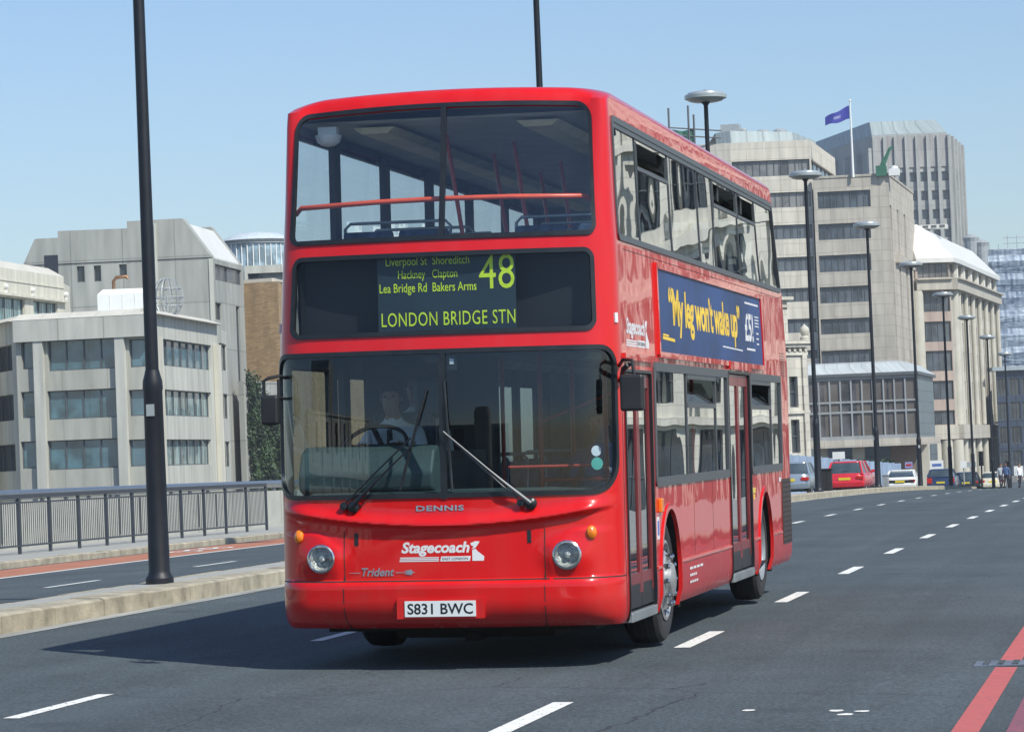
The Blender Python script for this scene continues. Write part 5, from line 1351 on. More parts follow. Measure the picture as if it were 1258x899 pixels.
# front marks
b = MB(); text_to(b, 'DENNIS', skin(.006), -.19, .155, 1.125, 1.165, font_off=.03, spacing=1.1); b.build('maker_badge', MAT['silverpaint'], BUS, fixn=False)
def logo(fn, a0, a1, z0, z1, nm):
    b = MB(); w_ = a1-a0; h = z1-z0
    text_to(b, 'Stagecoach', fn, a0+w_*.03, a0+w_*.83, z0+h*.26, z1, font_off=.035, shear=.22)
    def bar(x0, x1, y0, y1, sl):
        n = 12
        for i in range(n):
            a, c = x0+(x1-x0)*i/n, x0+(x1-x0)*(i+1)/n; b.add([fn(a0+w_*a, z0+h*y0), fn(a0+w_*c, z0+h*y0), fn(a0+w_*(c+sl), z0+h*y1), fn(a0+w_*(a+sl), z0+h*y1)], [(0, 1, 2, 3)])
    def poly(P, m=0): 
        b.add([fn(a0+w_*x, z0+h*y) for x, y in P], [tuple(range(len(P)))], m)
    for k in range(3): bar(.004*k, .46, .085*k, .055+.085*k, .01)
    bar(.48, .83, 0, .25, .012)
    for P in ([(.86, 0), (.995, 0), (1.0, .22), (.92, .50), (.90, .62), (.86, .55)], [(.85, .60), (.90, .66), (.93, .84), (.95, .98), (.90, 1.0), (.84, .9), (.85, .78), (.88, .74)]): poly(P)
    o = b.build(nm, MAT['white_decal'], BUS, fixn=False)
    b = MB(); f2 = lambda s, z: tuple(Vector(fn(s, z))+(Vector((0, -.0008, 0)) if abs(Vector(fn(s, z)).y) < .6 and abs(fn(s, z)[0]) < 1.1 else Vector((.001, 0, 0))))
    text_to(b, 'EAST LONDON', f2, a0+w_*.505, a0+w_*.81, z0+h*.06, z0+h*.19, font_off=.01); b.build('operator_lettering', MAT['rubber'], o, fixn=False)
logo(skin(.0018), -.325, .29, .765, .905, 'operator_logo')
logo(lambda s, z: tuple(BP(SY(s), z)+BN(SY(s), z)*.0018), .66, 1.68, 2.28, 2.49, 'operator_logo')
b = MB(); fn = skin(.006); text_to(b, 'Trident', fn, -.60, -.36, .665, .725, font_off=.02, shear=.25)
for P in ([(-.69, .688), (-.61, .686), (-.61, .692), (-.69, .692)], [(-.35, .686), (-.21, .688), (-.21, .691), (-.35, .693)], [(-.29, .70), (-.24, .71), (-.22, .69), (-.24, .67), (-.29, .68), (-.26, .69)]): b.add([fn(*p) for p in P], [tuple(range(len(P)))])
b.build('model_badge', MAT['silverpaint'], BUS, fixn=False)
# number plate
def boxskin(b, s0, s1, z0, z1, o0, o1, m=0, seg=.06):
    n = max(1, int(abs(s1-s0)/seg)); R = []
    for i in range(n+1):
        s = s0+(s1-s0)*i/n; R.append([tuple(BP(s, z)+BN(s, z)*o) for z, o in ((z0, o0), (z1, o0), (z1, o1), (z0, o1))])
    b.loft(R, m)
yp_ = BP(.29, .47).y-.016; b = MB(); b.box(-.345, .295, yp_, yp_+.05, .36, .505); b.build('plate_recess', MAT['busred'], BUS)
b = MB(); b.box(-.285, .235, yp_-.008, yp_-.001, .375, .487); PL = b.build('number_plate', MAT['platewhite'], BUS)
b = MB(); text_to(b, 'S831 BWC', flat(yp_-.0088), -.265, .215, .392, .470, font_off=.018, spacing=1.0); b.build('plate_lettering', MAT['rubber'], PL, fixn=False)
# headlights
pm('reflector', (.62, .64, .62), .25, metal=.55, var=.25, scale=30, bump=.8, bscale=60)
for sx in (-.888, .888):
    c = BP(sx*1.0, .795); n = BN(sx, .795); n = Vector((n.x*.35, n.y, 0)).normalized()
    T = Matrix.Translation(c+n*.012)@n.to_track_quat('Z', 'Y').to_matrix().to_4x4()
    b = MB(); b.lathe([(.100, -.04), (.104, .0), (.095, .006), (.088, -.002)], n=32, T=T); hl = b.build('headlight', MAT['chrome'], BUS, smooth=40)
    b = MB(); b.lathe([(.088, -.004), (.07, -.05), (.045, -.075), (0, -.085)], n=32, T=T); b.lathe([(.022, -.08), (.022, -.03), (0, -.022)], n=12, T=T); b.build('reflector', MAT['reflector'], hl, smooth=40)
    b = MB(); b.lathe([(.09, -.002), (.075, .012), (.045, .02), (0, .023)], n=32, T=T); b.build('lens', MAT['lampglass'], hl, smooth=60)
for sx, sz in ((-1.075, .955), (1.06, .95)):
    c = BP(sx, sz); n = BN(sx, sz); T = Matrix.Translation(c+n*.0)@n.to_track_quat('Z', 'Y').to_matrix().to_4x4()@Matrix.Diagonal((1, 1.25, 1, 1))
    b = MB(); b.lathe([(.038, -.01), (.038, .012), (.028, .024), (0, .03)], n=20, T=T); b.build('indicator', MAT['amber'], BUS, smooth=40)
for sx in (-.635, .615):
    b = MB(); boxskin(b, sx-.014, sx+.014, .885, .975, -.01, .004); b.build('flap_latch', MAT['rubber'], BUS)
# wipers
pm('wiperarm', (.13, .14, .15), .5, metal=.2)
def wiper(a, tip, bl0, bl1, piv2=None):
    root = empty('wiper', (0, 0, 0), parent=BUS)
    Q = lambda p, o: BP(*p)+BN(*p)*o
    b = MB(); b.lathe([(.045, -.02), (.045, .03), (.03, .045), (0, .05)], n=14, T=Matrix.Translation(Q(a, 0))@BN(*a).to_track_quat('Z', 'Y').to_matrix().to_4x4()); b.lathe([(.028, -.02), (.028, .04), (0, .045)], n=12, T=Matrix.Translation(Q((a[0]-.07, a[1]+.005), 0))@BN(*a).to_track_quat('Z', 'Y').to_matrix().to_4x4())
    b.build('wiper_pivot', MAT['rubber'], root, smooth=40)
    b = MB(); mid = ((a[0]+tip[0])/2, (a[1]+tip[1])/2)
    b.tube([Q(a, .04), Q((a[0]*.7+tip[0]*.3, a[1]*.7+tip[1]*.3), .075), Q(mid, .07), Q(tip, .05)], [.018, .012, .008, .006], 6)
    a2 = (a[0]-.07, a[1]+.01); t2 = (tip[0]-.035, tip[1]+.03); b.tube([Q(a2, .035), Q(((a2[0]+t2[0])/2, (a2[1]+t2[1])/2), .055), Q(t2, .045)], .0065, 6)
    b.build('wiper_arm', MAT['rubber' if a[0] < 0 else 'wiperarm'], root, smooth=40)
    b = MB(); pts = [Q((bl0[0]+(bl1[0]-bl0[0])*k/10, bl0[1]+(bl1[1]-bl0[1])*k/10), .014) for k in range(11)]; b.tube(pts, .011, 6); b.tube([p+Vector((0, -.014, 0)) for p in pts[2:9]], .006, 5)
    b.build('wiper_blade', MAT['rubber'], root, smooth=40)
wiper((-.64, 1.165), (-.17, 1.62), (-.30, 1.28), (-.10, 1.99))
wiper((.635, 1.165), (.06, 1.66), (.075, 1.27), (.03, 2.05))
# mirrors
def mirror(cx, cy, z0, z1, w_, arm, nm):
    root = empty('wing_mirror', (0, 0, 0), parent=BUS)
    b = MB(); b.box(cx-w_/2, cx+w_/2, cy-.05, cy+.03, z0, z1); b.build('mirror_housing', MAT['blackplastic'], root, bevel=.02)
    b = MB(); b.tube(arm, .013, 7); b.build('mirror_arm', MAT['blackplastic'], root, smooth=40)
mirror(1.385, .12, 1.80, 2.06, .17, [(1.24, .42, 2.13), (1.30, .25, 2.17), (1.385, .12, 2.16), (1.40, .12, 2.05)], 0)
b = MB(); b.tube([(1.25, .45, 2.02), (1.31, .2, 2.10), (1.36, .13, 2.13)], .02, 7); b.build('mirror_arm', MAT['blackplastic'], BUS, smooth=40)
mirror(-1.285, .14, 1.77, 1.985, .135, [(-1.21, .42, 2.10), (-1.235, .2, 2.125), (-1.30, .14, 2.11), (-1.335, .14, 2.09), (-1.335, .14, 1.97)], 0)
b = MB(); b.tube([(-1.225, .42, 1.95), (-1.225, .14, 1.97), (-1.225, .14, 2.10)], .011, 7); b.build('mirror_arm', MAT['blackplastic'], BUS, smooth=40)
# corner marker lamps
for sx in (-1.36, 1.33):
    b = MB(); boxskin(b, sx-.02, sx+.02, 2.44, 2.51, -.005, .012); b.build('marker_lamp', MAT['platewhite'], BUS)
# doors
def door(y0, y1, z0, z1, leaves=2):
    x = 1.240; gap = .012; root = empty('door', (0, 0, 0), parent=BUS); wl = (y1-y0)/leaves
    for k in range(leaves):
        a, c = y0+wl*k+gap/2, y0+wl*(k+1)-gap/2; lf = empty('door_leaf', (0, 0, 0), parent=root)
        b = MB(); fr = .055; zs = z0+.1
        b.box(x-.03, x, a, a+fr, zs, z1); b.box(x-.03, x, c-fr, c, zs, z1); b.box(x-.03, x, a+fr, c-fr, z1-.1, z1)
        b.box(x-.03, x-.001, a+fr, c-fr, z0+.17, z0+.25); f = b.build('leaf_frame', MAT['doorred'], lf)
        b = MB(); b.box(x-.03, x, a, c, z0, zs); b.box(x-.028, x-.002, a+fr, c-fr, zs, z0+.17); b.build('kick_rubber', MAT['rubber'], lf)
        b = MB(); b.box(x-.02, x-.012, a+fr, c-fr, z0+.25, z1-.1); b.build('leaf_glass', MAT['sideglass'], lf)
        b = MB(); yy = a+fr*.5 if k else c-fr*.5; b.tube([(x-.06, yy, z0+.5), (x-.08, yy, z0+.55), (x-.08, yy, z1-.5), (x-.06, yy, z1-.45)], .013, 6); b.build('grab_bar', MAT['polered'], lf)
door(.60, 1.68, .37, 2.08); door(5.93, 7.26, .38, 2.15)
b = MB(); b.box(1.0, 1.262, .60, 1.70, .275, .345); b.build('door_sill', MAT['alusill'], BUS, bevel=.006)
b = MB(); b.box(1.0, 1.262, 5.9, 7.28, .285, .36); b.build('door_sill', MAT['alusill'], BUS, bevel=.006)
# advertisement poster and frame
xs = lambda z: BP(SY(5), z).x
def adf(y, z, o=.012): return tuple(BP(SY(y), z)+BN(SY(y), z)*o)
b = MB()
for P in (((2.10, 2.245), (8.36, 2.245)), ((2.10, 2.935), (8.36, 2.935))): ribbon(b, line((SY(P[0][0]), P[0][1]), (SY(P[1][0]), P[1][1]), .3), .045, .022)
for y in (2.10, 8.36): ribbon(b, line((SY(y), 2.245), (SY(y), 2.935)), .05, .022)
b.build('poster_frame', MAT['busred'], BUS)
b = MB(); n_ = 24
for i in range(n_):
    y0, y1 = 2.12+6.22*i/n_, 2.12+6.22*(i+1)/n_
    for j in range(4): z0, z1 = 2.265+.65*j/4, 2.265+.65*(j+1)/4; b.quad(adf(y0, z0, .008), adf(y1, z0, .008), adf(y1, z1, .008), adf(y0, z1, .008))
AD = b.build('advertisement_poster', MAT['adblue'], BUS, smooth=60, fixn=False)
A2 = lambda y, z: adf(y, z, .0095)
b = MB(); text_to(b, '\u201cMy leg won\u2019t wake up\u201d', A2, 2.66, 6.78, 2.40, 2.80, font_off=.03, spacing=.92); b.build('slogan_lettering', MAT['adyellow'], AD, fixn=False)
b = MB(); text_to(b, '\u00a35!', A2, 7.12, 7.72, 2.475, 2.745, font_off=.03)
for k in range(3): text_to(b, '\u2013', A2, 7.93, 8.1, 2.46+.05*k, 2.475+.05*k)
for z in (2.83,): b.quad(A2(7.18, z), A2(8.17, z), A2(8.17, z+.018), A2(7.18, z+.018))
b.quad(A2(5.6, 2.385), A2(6.9, 2.375), A2(6.9, 2.387), A2(5.6, 2.397)); b.quad(A2(7.2, 2.395), A2(7.8, 2.395), A2(7.8, 2.415), A2(7.2, 2.415))
for z in (2.72, 2.69, 2.66, 2.63): b.quad(A2(7.85, z), A2(8.15, z), A2(8.15, z+.012), A2(7.85, z+.012))
b.build('price_lettering', MAT['white_decal'], AD, fixn=False)
b = MB(); b.quad(A2(2.3, 2.37), A2(2.9, 2.36), A2(2.9, 2.385), A2(2.3, 2.395)); b.quad(A2(2.32, 2.40), A2(2.6, 2.395), A2(2.6, 2.41), A2(2.32, 2.415)); b.build('small_lettering', MAT['adyellow'], AD, fixn=False)
# small side details
b = MB()
def sk(y0, y1, z0, z1, o1=.006, bb=None): boxskin(bb or b, SY(y0), SY(y1), z0, z1, -.005, o1)
b = MB(); sk(1.92, 2.02, 1.03, 1.14, .03); b.build('side_repeater', MAT['amber'], BUS, bevel=.01)
b = MB(); sk(1.82, 1.93, .83, 1.0, .003); lb_ = b.build('side_notice', MAT['white_decal'], BUS)
b = MB(); boxskin(b, SY(1.84), SY(1.91), .86, .97, .003, .004); pm('noticeblue', (.1, .18, .5), .5); b.build('notice_panel', MAT['noticeblue'], lb_)
b = MB()
for k, (t_, w_) in enumerate((('Stagecoach East London', .75), ('Ltd Depot', .38), ('London E11', .45))): [b.quad(adf(3.38+w_*q/4, .525-.055*k, .003), adf(3.38+w_*(q+.8)/4, .525-.055*k, .003), adf(3.38+w_*(q+.8)/4, .545-.055*k, .003), adf(3.38+w_*q/4, .545-.055*k, .003)) for q in range(4)]
b.build('legal_lettering', MAT['white_decal'], BUS, fixn=False)
b = MB(); b.quad(adf(9.36, 1.12, .003), adf(9.54, 1.12, .003), adf(9.54, 1.16, .003), adf(9.36, 1.16, .003)); b.build('fleet_number', MAT['white_decal'], BUS, fixn=False)
b = MB(); sk(7.36, 7.58, 1.05, 1.10, .003); sk(7.42, 7.52, .99, 1.04, .003); b.build('door_notice', MAT['yellow_decal'], BUS)
b = MB(); sk(9.6, 10.30, .48, 1.14, .006); GR = b.build('rear_grille', MAT['darkgrille'], BUS)
b = MB()
for k in range(13): sk(9.62, 10.28, .50+k*.05, .508+k*.05, .009)
b.build('grille_slat', MAT['chassis'], GR)
b = MB()
for k in range(9): sk(9.74, 10.12, 2.19+k*.028, 2.198+k*.028, .006)
b.build('engine_vent', MAT['doorred'], BUS)
# rear end: lamps low at the corners (hidden here, seen from the side)
for sx in (1, -1):
    b = MB(); boxskin(b, sx*(S3+.02), sx*(S3+.14), .75, 1.2, -.01, .02); b.build('tail_lamp', MAT['amber'], BUS)
# front stickers
b = MB(); c = BP(1.14, 1.53); T = Matrix.Translation(BP(1.12, 1.525)+BN(1.12, 1.525)*-.02)@BN(1.12, 1.52).to_track_quat('Z', 'Y').to_matrix().to_4x4(); b.lathe([(.038, 0), (0, .001)], n=20, T=T); b.build('windscreen_sticker', MAT['white_decal'], BUS)
b = MB(); T = Matrix.Translation(BP(1.125, 1.435)+BN(1.125, 1.435)*-.02)@BN(1.12, 1.44).to_track_quat('Z', 'Y').to_matrix().to_4x4(); b.lathe([(.045, 0), (0, .001)], n=20, T=T); b.build('windscreen_sticker', MAT['teal_sticker'], BUS)
b = MB(); b.box(.04, .11, .13, .15, 2.13, 2.23); b.box(.06, .09, .12, .13, 2.17, 2.21, 1); b.build('windscreen_sticker', [MAT['blackplastic'], MAT['white_decal']], BUS)
# ---------------- upper deck fittings
b = MB(); b.tube([(-1.17, .52, 3.32), (-1.10, .42, 3.355), (-.5, .33, 3.37), (0, .31, 3.375), (.5, .33, 3.37), (1.02, .42, 3.36), (1.07, .50, 3.33)], .019, 10); b.build('front_handrail', MAT['poleorange'], BUS, smooth=60)
def seat():
    root = empty('passenger_seat', (0, 0, 0), parent=BUS)
    b = MB(); b.box(-.44, .44, -.22, .2, .38, .47); b.build('cushion', MAT['seatcloth'], root, bevel=.03)
    b = MB()
    for x in (-.22, .22): b.extr([(.18, .44), (.24, .44), (.34, .86), (.29, .88)], 'x', x-.20, x+.20)
    b.build('backrest', MAT['seatcloth'], root, bevel=.025)
    b = MB(); b.tube([(-.42, .30, .5), (-.42, .36, .90), (-.38, .365, .94), (.38, .365, .94), (.42, .36, .90), (.42, .30, .5)], .013, 7); b.tube([(-.3, 0, 0), (-.3, 0, .4)], .02, 6); b.tube([(.3, 0, 0), (.3, 0, .4)], .02, 6)
    b.build('seat_frame', MAT['alusill'], root, smooth=40)
    return root
s0 = seat(); first = True
for yy in (1.35, 2.15, 2.95, 3.75, 4.55, 5.35, 6.15, 6.95, 7.75):
    for xx in (-.70, .66):
        o = s0 if first else copy_tree(s0, BUS); first = False; o.location = (xx, yy, 2.38)
for yy in (3.3, 4.1, 4.9, 7.9, 8.7):
    for xx in (-.72, .72):
        if xx > 0 and yy < 5: continue
        o = copy_tree(s0, BUS); o.location = (xx, yy, .55)
b = MB()
for x, y, z0, z1 in ((-.2, 1.6, 3.05, 3.97), (.16, 2.4, 3.0, 3.97), (-.2, 3.3, 3.0, 3.97), (.18, 4.2, 2.9, 3.97), (-.2, 5.2, 2.9, 3.97)):
    b.tube([(x+.06, y, z0), (x-.07, y, z1)], .017, 8)
for x, y in ((.35, 1.9), (.85, 1.95), (.35, 3.2), (-.1, 2.6), (.35, 5.6), (.95, 5.7), (.95, 2.2)): b.tube([(x, y, .37), (x, y, 2.28)], .018, 8)
b.tube([(.35, 1.9, 1.3), (.95, 1.95, 1.3)], .017, 8); b.tube([(.35, 1.9, 1.75), (.35, 5.6, 2.05)], .012, 6); b.tube([(.4, .45, 1.42), (1.1, .62, 1.42)], .012, 6)
build_each(b, 'grab_pole', MAT['polered'], BUS, smooth=50)
b = MB(); T = Matrix.Translation((-.93, .60, 3.90)); b.lathe([(.10, 0), (.085, -.05), (.05, -.075), (0, -.085)], n=18, T=T); b.box(-1.0, -.86, .56, .64, 3.90, 3.96); b.build('stair_mirror', MAT['platewhite'], BUS, smooth=40)
# ---------------- cab and lower saloon
b = MB(); b.extr([(.50, 1.20), (.28, 1.28), (.26, 1.40), (.36, 1.56), (.48, 1.60), (.62, 1.57), (.66, 1.2)], 'x', -1.13, -.12); b.build('dashboard', MAT['dash'], BUS, bevel=.02)
b = MB(); b.extr([(.16, 1.21), (.16, 1.26), (.62, 1.27), (.62, 1.0), (.2, 1.0)], 'x', -1.0, 1.0); b.build('windscreen_shelf', MAT['dash'], BUS)
b = MB(); b.box(-1.2, -.1, 2.45, 2.48, .37, 2.28); b.box(-.13, -.1, .7, 1.95, .37, 1.55); b.build('cab_partition', MAT['blackplastic'], BUS)
b = MB(); b.box(-1.2, -.48, .6, 1.95, .37, .76); b.build('cab_floor', MAT['chassis'], BUS)
b = MB(); b.box(-.92, -.44, 1.25, 1.65, 1.0, 1.17); b.box(-.92, -.44, 1.62, 1.76, 1.15, 1.85); b.build('driver_seat', MAT['seatcloth'], BUS, bevel=.04)
b = MB(); b.box(-.6, -.34, 1.66, 1.78, 1.80, 2.12); b.build('driver_headrest', MAT['rubber'], BUS, bevel=.04)
T = Matrix.Translation((-.68, .80, 1.60))@Matrix.Rotation(R_(38), 4, 'X'); b = MB()
b.tube([tuple(T@Vector((.235*math.cos(t), .235*math.sin(t), 0))) for t in [i*math.pi/16 for i in range(33)]], .016, 8); b.tube([tuple(T@Vector((-.22, 0, 0))), tuple(T@Vector((.22, 0, 0)))], .012, 6); b.tube([tuple(T@Vector((0, 0, 0))), (-.68, .62, 1.2)], .03, 8)
b.build('steering_wheel', MAT['rubber'], BUS, smooth=50)
# ================================================================ PEOPLE
pm('skin_tone', (.42, .24, .17), .55, var=.06)
pm('skin_dark', (.20, .11, .075), .55, var=.06)
pm('hair', (.025, .018, .014), .7)
pm('hair_brown', (.12, .07, .04), .7)
pm('shirt_white', (.80, .83, .88), .8, var=.05, scale=9)
pm('shirt_blue', (.10, .16, .32), .8)
pm('trousers', (.03, .035, .05), .85)
pm('top_grey', (.36, .38, .42), .8)
pm('belt', (.012, .012, .014), .6)
def skinmesh(name, verts, edges, rad, mat, parent, sub=2):
    me = bpy.data.meshes.new(name); me.from_pydata([tuple(v) for v in verts], edges, []); ob = bpy.data.objects.new(name, me); COL.objects.link(ob)
    md = ob.modifiers.new('s', 'SKIN'); ob.modifiers.new('u', 'SUBSURF').levels = sub
    for i, r in enumerate(rad):
        sv = me.skin_vertices[0].data[i]; sv.radius = (r, r) if not isinstance(r, tuple) else r
        sv.use_root = (i == 0)
    bpy.context.view_layer.update(); dg = bpy.context.evaluated_depsgraph_get()
    nm = bpy.data.meshes.new_from_object(ob.evaluated_get(dg)); bpy.data.objects.remove(ob)
    nm.materials.clear(); 
    for q in (mat if isinstance(mat, (list, tuple)) else [mat]): nm.materials.append(q)
    nm.shade_smooth(); o = bpy.data.objects.new(name, nm); COL.objects.link(o)
    if parent: o.parent = parent
    return o
def person(label, loc, rz, pose, skinm, hairm, shirt, legs, group=None, scale=1.0, cat='person'):
    """pose: dict of joint positions in metres, z up, facing -y. pelvis at origin height"""
    root = empty('person', loc, label, cat, group, rz=rz); root.scale = (scale,)*3
    J = pose; V = []; E = []; Rr = []; idx = {}
    def add(n, p, r, par=None):
        idx[n] = len(V); V.append(p); Rr.append(r)
        if par: E.append((idx[par], idx[n]))
    add('pelvis', J['pelvis'], (.16, .11)); add('waist', J['waist'], (.145, .10), 'pelvis'); add('chest', J['chest'], (.17, .12), 'waist'); add('neck0', J['neck'], (.075, .07), 'chest'); 
    h = Vector(J['head']); nk = Vector(J['neck'])
    add('neck1', tuple(nk+(h-nk)*.45), (.055, .058), 'neck0'); add('jaw', tuple(h+Vector((0, -.02, -.06))), (.066, .078), 'neck1'); add('head', tuple(h+Vector((0, 0, .03))), (.078, .092), 'jaw'); add('crown', tuple(h+Vector((0, .01, .09))), (.06, .07), 'head')
    for sd in ('l', 'r'):
        add('sh'+sd, J['sh'+sd], .062, 'chest'); add('el'+sd, J['el'+sd], .043, 'sh'+sd); add('wr'+sd, J['wr'+sd], .028, 'el'+sd); 
        w_ = Vector(J['wr'+sd]); e_ = Vector(J['el'+sd]); d = (w_-e_).normalized(); add('pa'+sd, tuple(w_+d*.06), (.036, .02), 'wr'+sd)
        sdv = d.cross(Vector((0, 0, 1))).normalized() if abs(d.z) < .95 else Vector((1, 0, 0))
        for k, (o, l) in enumerate(((-.028, .07), (-.01, .082), (.01, .078), (.027, .06))):
            add('f%d%s' % (k, sd), tuple(w_+d*.10+sdv*o), .011, 'pa'+sd); add('g%d%s' % (k, sd), tuple(w_+d*(.10+l*.8)+sdv*o*1.1+Vector((0, 0, -.02))), .008, 'f%d%s' % (k, sd))
        add('th'+sd, tuple(w_+d*.05+sdv*-.05), .011, 'pa'+sd)
        add('hi'+sd, J['hi'+sd], .095, 'pelvis'); add('kn'+sd, J['kn'+sd], .062, 'hi'+sd); add('an'+sd, J['an'+sd], .042, 'kn'+sd); a_ = Vector(J['an'+sd]); add('to'+sd, tuple(a_+Vector((0, -.17, -.05))), .036, 'an'+sd)
    zl = J['waist'][2]; body = skinmesh('body', V, E, Rr, [skinm, shirt, legs], root, 2)
    me = body.data; cz = J['waist'][2]-.02; nkz = J['neck'][2]-.01
    wr = [Vector(J['wrl']), Vector(J['wrr'])]; legp = [(Vector(J['hi'+s]), Vector(J['kn'+s]), Vector(J['an'+s])) for s in 'lr']
    def dseg(p, a, c): t = max(0, min(1, (p-a).dot(c-a)/max(1e-6, (c-a).length_squared))); return (p-(a+(c-a)*t)).length
    for p in me.polygons:
        c = p.center; mi = 1
        dl = min(min(dseg(c, a, k), dseg(c, k, n)) for a, k, n in legp); da = min(min(dseg(c, Vector(J['sh'+s]), Vector(J['el'+s])), dseg(c, Vector(J['el'+s]), Vector(J['wr'+s]))) for s in 'lr')
        dt = min(dseg(c, Vector(J['waist']), Vector(J['chest'])), dseg(c, Vector(J['chest']), nk))-.07
        dh = (c-h).length
        if dh < .2 and c.z > nkz+.03: mi = 0
        elif min((c-w_).length for w_ in wr) < .13 and da > -1 and min((c-(w_)).length for w_ in wr) < dl: 
            k = 0 if (c-wr[0]).length < (c-wr[1]).length else 1; e_ = Vector(J['el'+'lr'[k]]); dd = (wr[k]-e_).normalized(); mi = 0 if (c-wr[k]).dot(dd) > -.01 else 1
        elif dl < da and dl < max(dt, .0)+.05 and c.z < J['waist'][2]+.02: mi = 2
        p.material_index = mi
    # hair cap, face details
    b = MB(); rings = []
    for (zz, rx, ry, oy) in ((-.03, .083, .06, .045), (.02, .09, .085, .03), (.07, .09, .10, .018), (.115, .075, .085, .015), (.145, .04, .045, .015)):
        rings.append([(h.x+rx*math.cos(t), h.y+oy+ry*math.sin(t), h.z+zz+(.05 if math.sin(t) < -.2 and zz < .06 else 0)) for t in [i*math.pi/8 for i in range(16)]])
    b.loft(rings); b.build('hair', hairm, root, smooth=70)
    b = MB()
    for sx in (-.032, .032): b.lathe([(0, -.008), (.012, 0), (0, .008)], c=(h.x+sx, h.y-.082, h.z+.03), n=8)
    b.build('eye', MAT['hair'], root)
    b = MB(); b.add([(h.x-.012, h.y-.085, h.z-.0), (h.x+.012, h.y-.085, h.z-.0), (h.x, h.y-.112, h.z-.005), (h.x, h.y-.088, h.z+.04)], [(0, 1, 2), (0, 2, 3), (1, 3, 2)]); b.box(h.x-.024, h.x+.024, h.y-.094, h.y-.08, h.z-.043, h.z-.036)
    for sx in (-1, 1): b.lathe([(0, -.012), (.022, -.004), (.022, .006), (0, .01)], c=(h.x+sx*.082, h.y+.01, h.z+.01), n=8, axis='x')
    b.build('face', skinm, root, smooth=50)
    return root
SIT = dict(pelvis=(0, .05, 0), waist=(0, .07, .2), chest=(0, .07, .42), neck=(0, .05, .56), head=(0, 0, .72), shl=(-.19, .06, .47), shr=(.19, .06, .47), ell=(-.27, -.10, .25), elr=(.27, -.10, .25), wrl=(-.17, -.33, .36), wrr=(.17, -.33, .36), hil=(-.1, -.02, -.02), hir=(.1, -.02, -.02), knl=(-.13, -.44, .03), knr=(.13, -.44, .03), anl=(-.13, -.5, -.37), anr=(.13, -.5, -.37))
STAND = dict(pelvis=(0, 0, .95), waist=(0, 0, 1.12), chest=(0, 0, 1.34), neck=(0, 0, 1.48), head=(0, -.02, 1.63), shl=(-.19, 0, 1.40), shr=(.19, 0, 1.40), ell=(-.25, .03, 1.12), elr=(.25, .03, 1.12), wrl=(-.26, -.06, .88), wrr=(.26, -.06, .88), hil=(-.09, 0, .9), hir=(.09, 0, .9), knl=(-.10, -.06, .5), knr=(.10, .02, .5), anl=(-.1, -.14, .09), anr=(.1, .2, .12))
def buspt(x, y, z): return tuple(Rbus@Vector((x, y, z)))
p1 = person('driver in a white shirt and dark belt at the wheel of the bus', buspt(-.70, 1.42, 1.22), 0, SIT, MAT['skin_tone'], MAT['hair'], MAT['shirt_white'], MAT['trousers'])
b = MB(); b.tube([(-.14, -.05, .52), (-.05, -.085, .35), (.08, -.09, .12)], .022, 5); b.build('seat_belt', MAT['belt'], p1)
b = MB(); b.extr([(-.02, .50), (.02, .50), (.028, .22), (0, .18), (-.028, .22)], 'y', -.095, -.085); b.build('tie', MAT['trousers'], p1)
st2 = dict(STAND); st2['ell'] = (-.27, -.08, 1.15); st2['wrl'] = (-.15, -.30, 1.2)
person('person in a white shirt standing just behind the bus driver', buspt(-.66, 2.15, .40), R_(-14), st2, MAT['skin_tone'], MAT['hair_brown'], MAT['shirt_white'], MAT['trousers'])
person('seated passenger with dark hair low behind the bus windscreen', buspt(.62, 2.95, 1.0), R_(-8), SIT, MAT['skin_tone'], MAT['hair'], MAT['shirt_blue'], MAT['trousers'])

# ================================================================ CARS
pm('car_silver', (.36, .42, .47), .28, metal=.5, coat=.6, var=.03)
pm('car_red', (.62, .02, .035), .28, coat=.7, var=.03)
pm('car_white', (.80, .81, .79), .3, coat=.5, var=.02)
pm('car_navy', (.02, .04, .10), .28, coat=.6, var=.05)
pm('car_dark', (.03, .05, .08), .28, coat=.6)
pm('car_cream', (.70, .66, .54), .35, coat=.3)
pm('taillight', (.55, .02, .01), .2, coat=.6)
pm('plateyellow', (.80, .62, .03), .5)
winmat('carglass', (.05, .07, .08), 1.7, .05)
def rr(hw, y0, y1, r, z, taper=0):
    P = []
    for (cx, cy, t0) in ((hw-r, y0+r, -90), (hw-r, y1-r, 0), (-hw+r, y1-r, 90), (-hw+r, y0+r, 180)):
        for k in range(6): t = R_(t0+k*18); P.append((cx+r*math.cos(t), cy+r*math.sin(t), z))
    return P
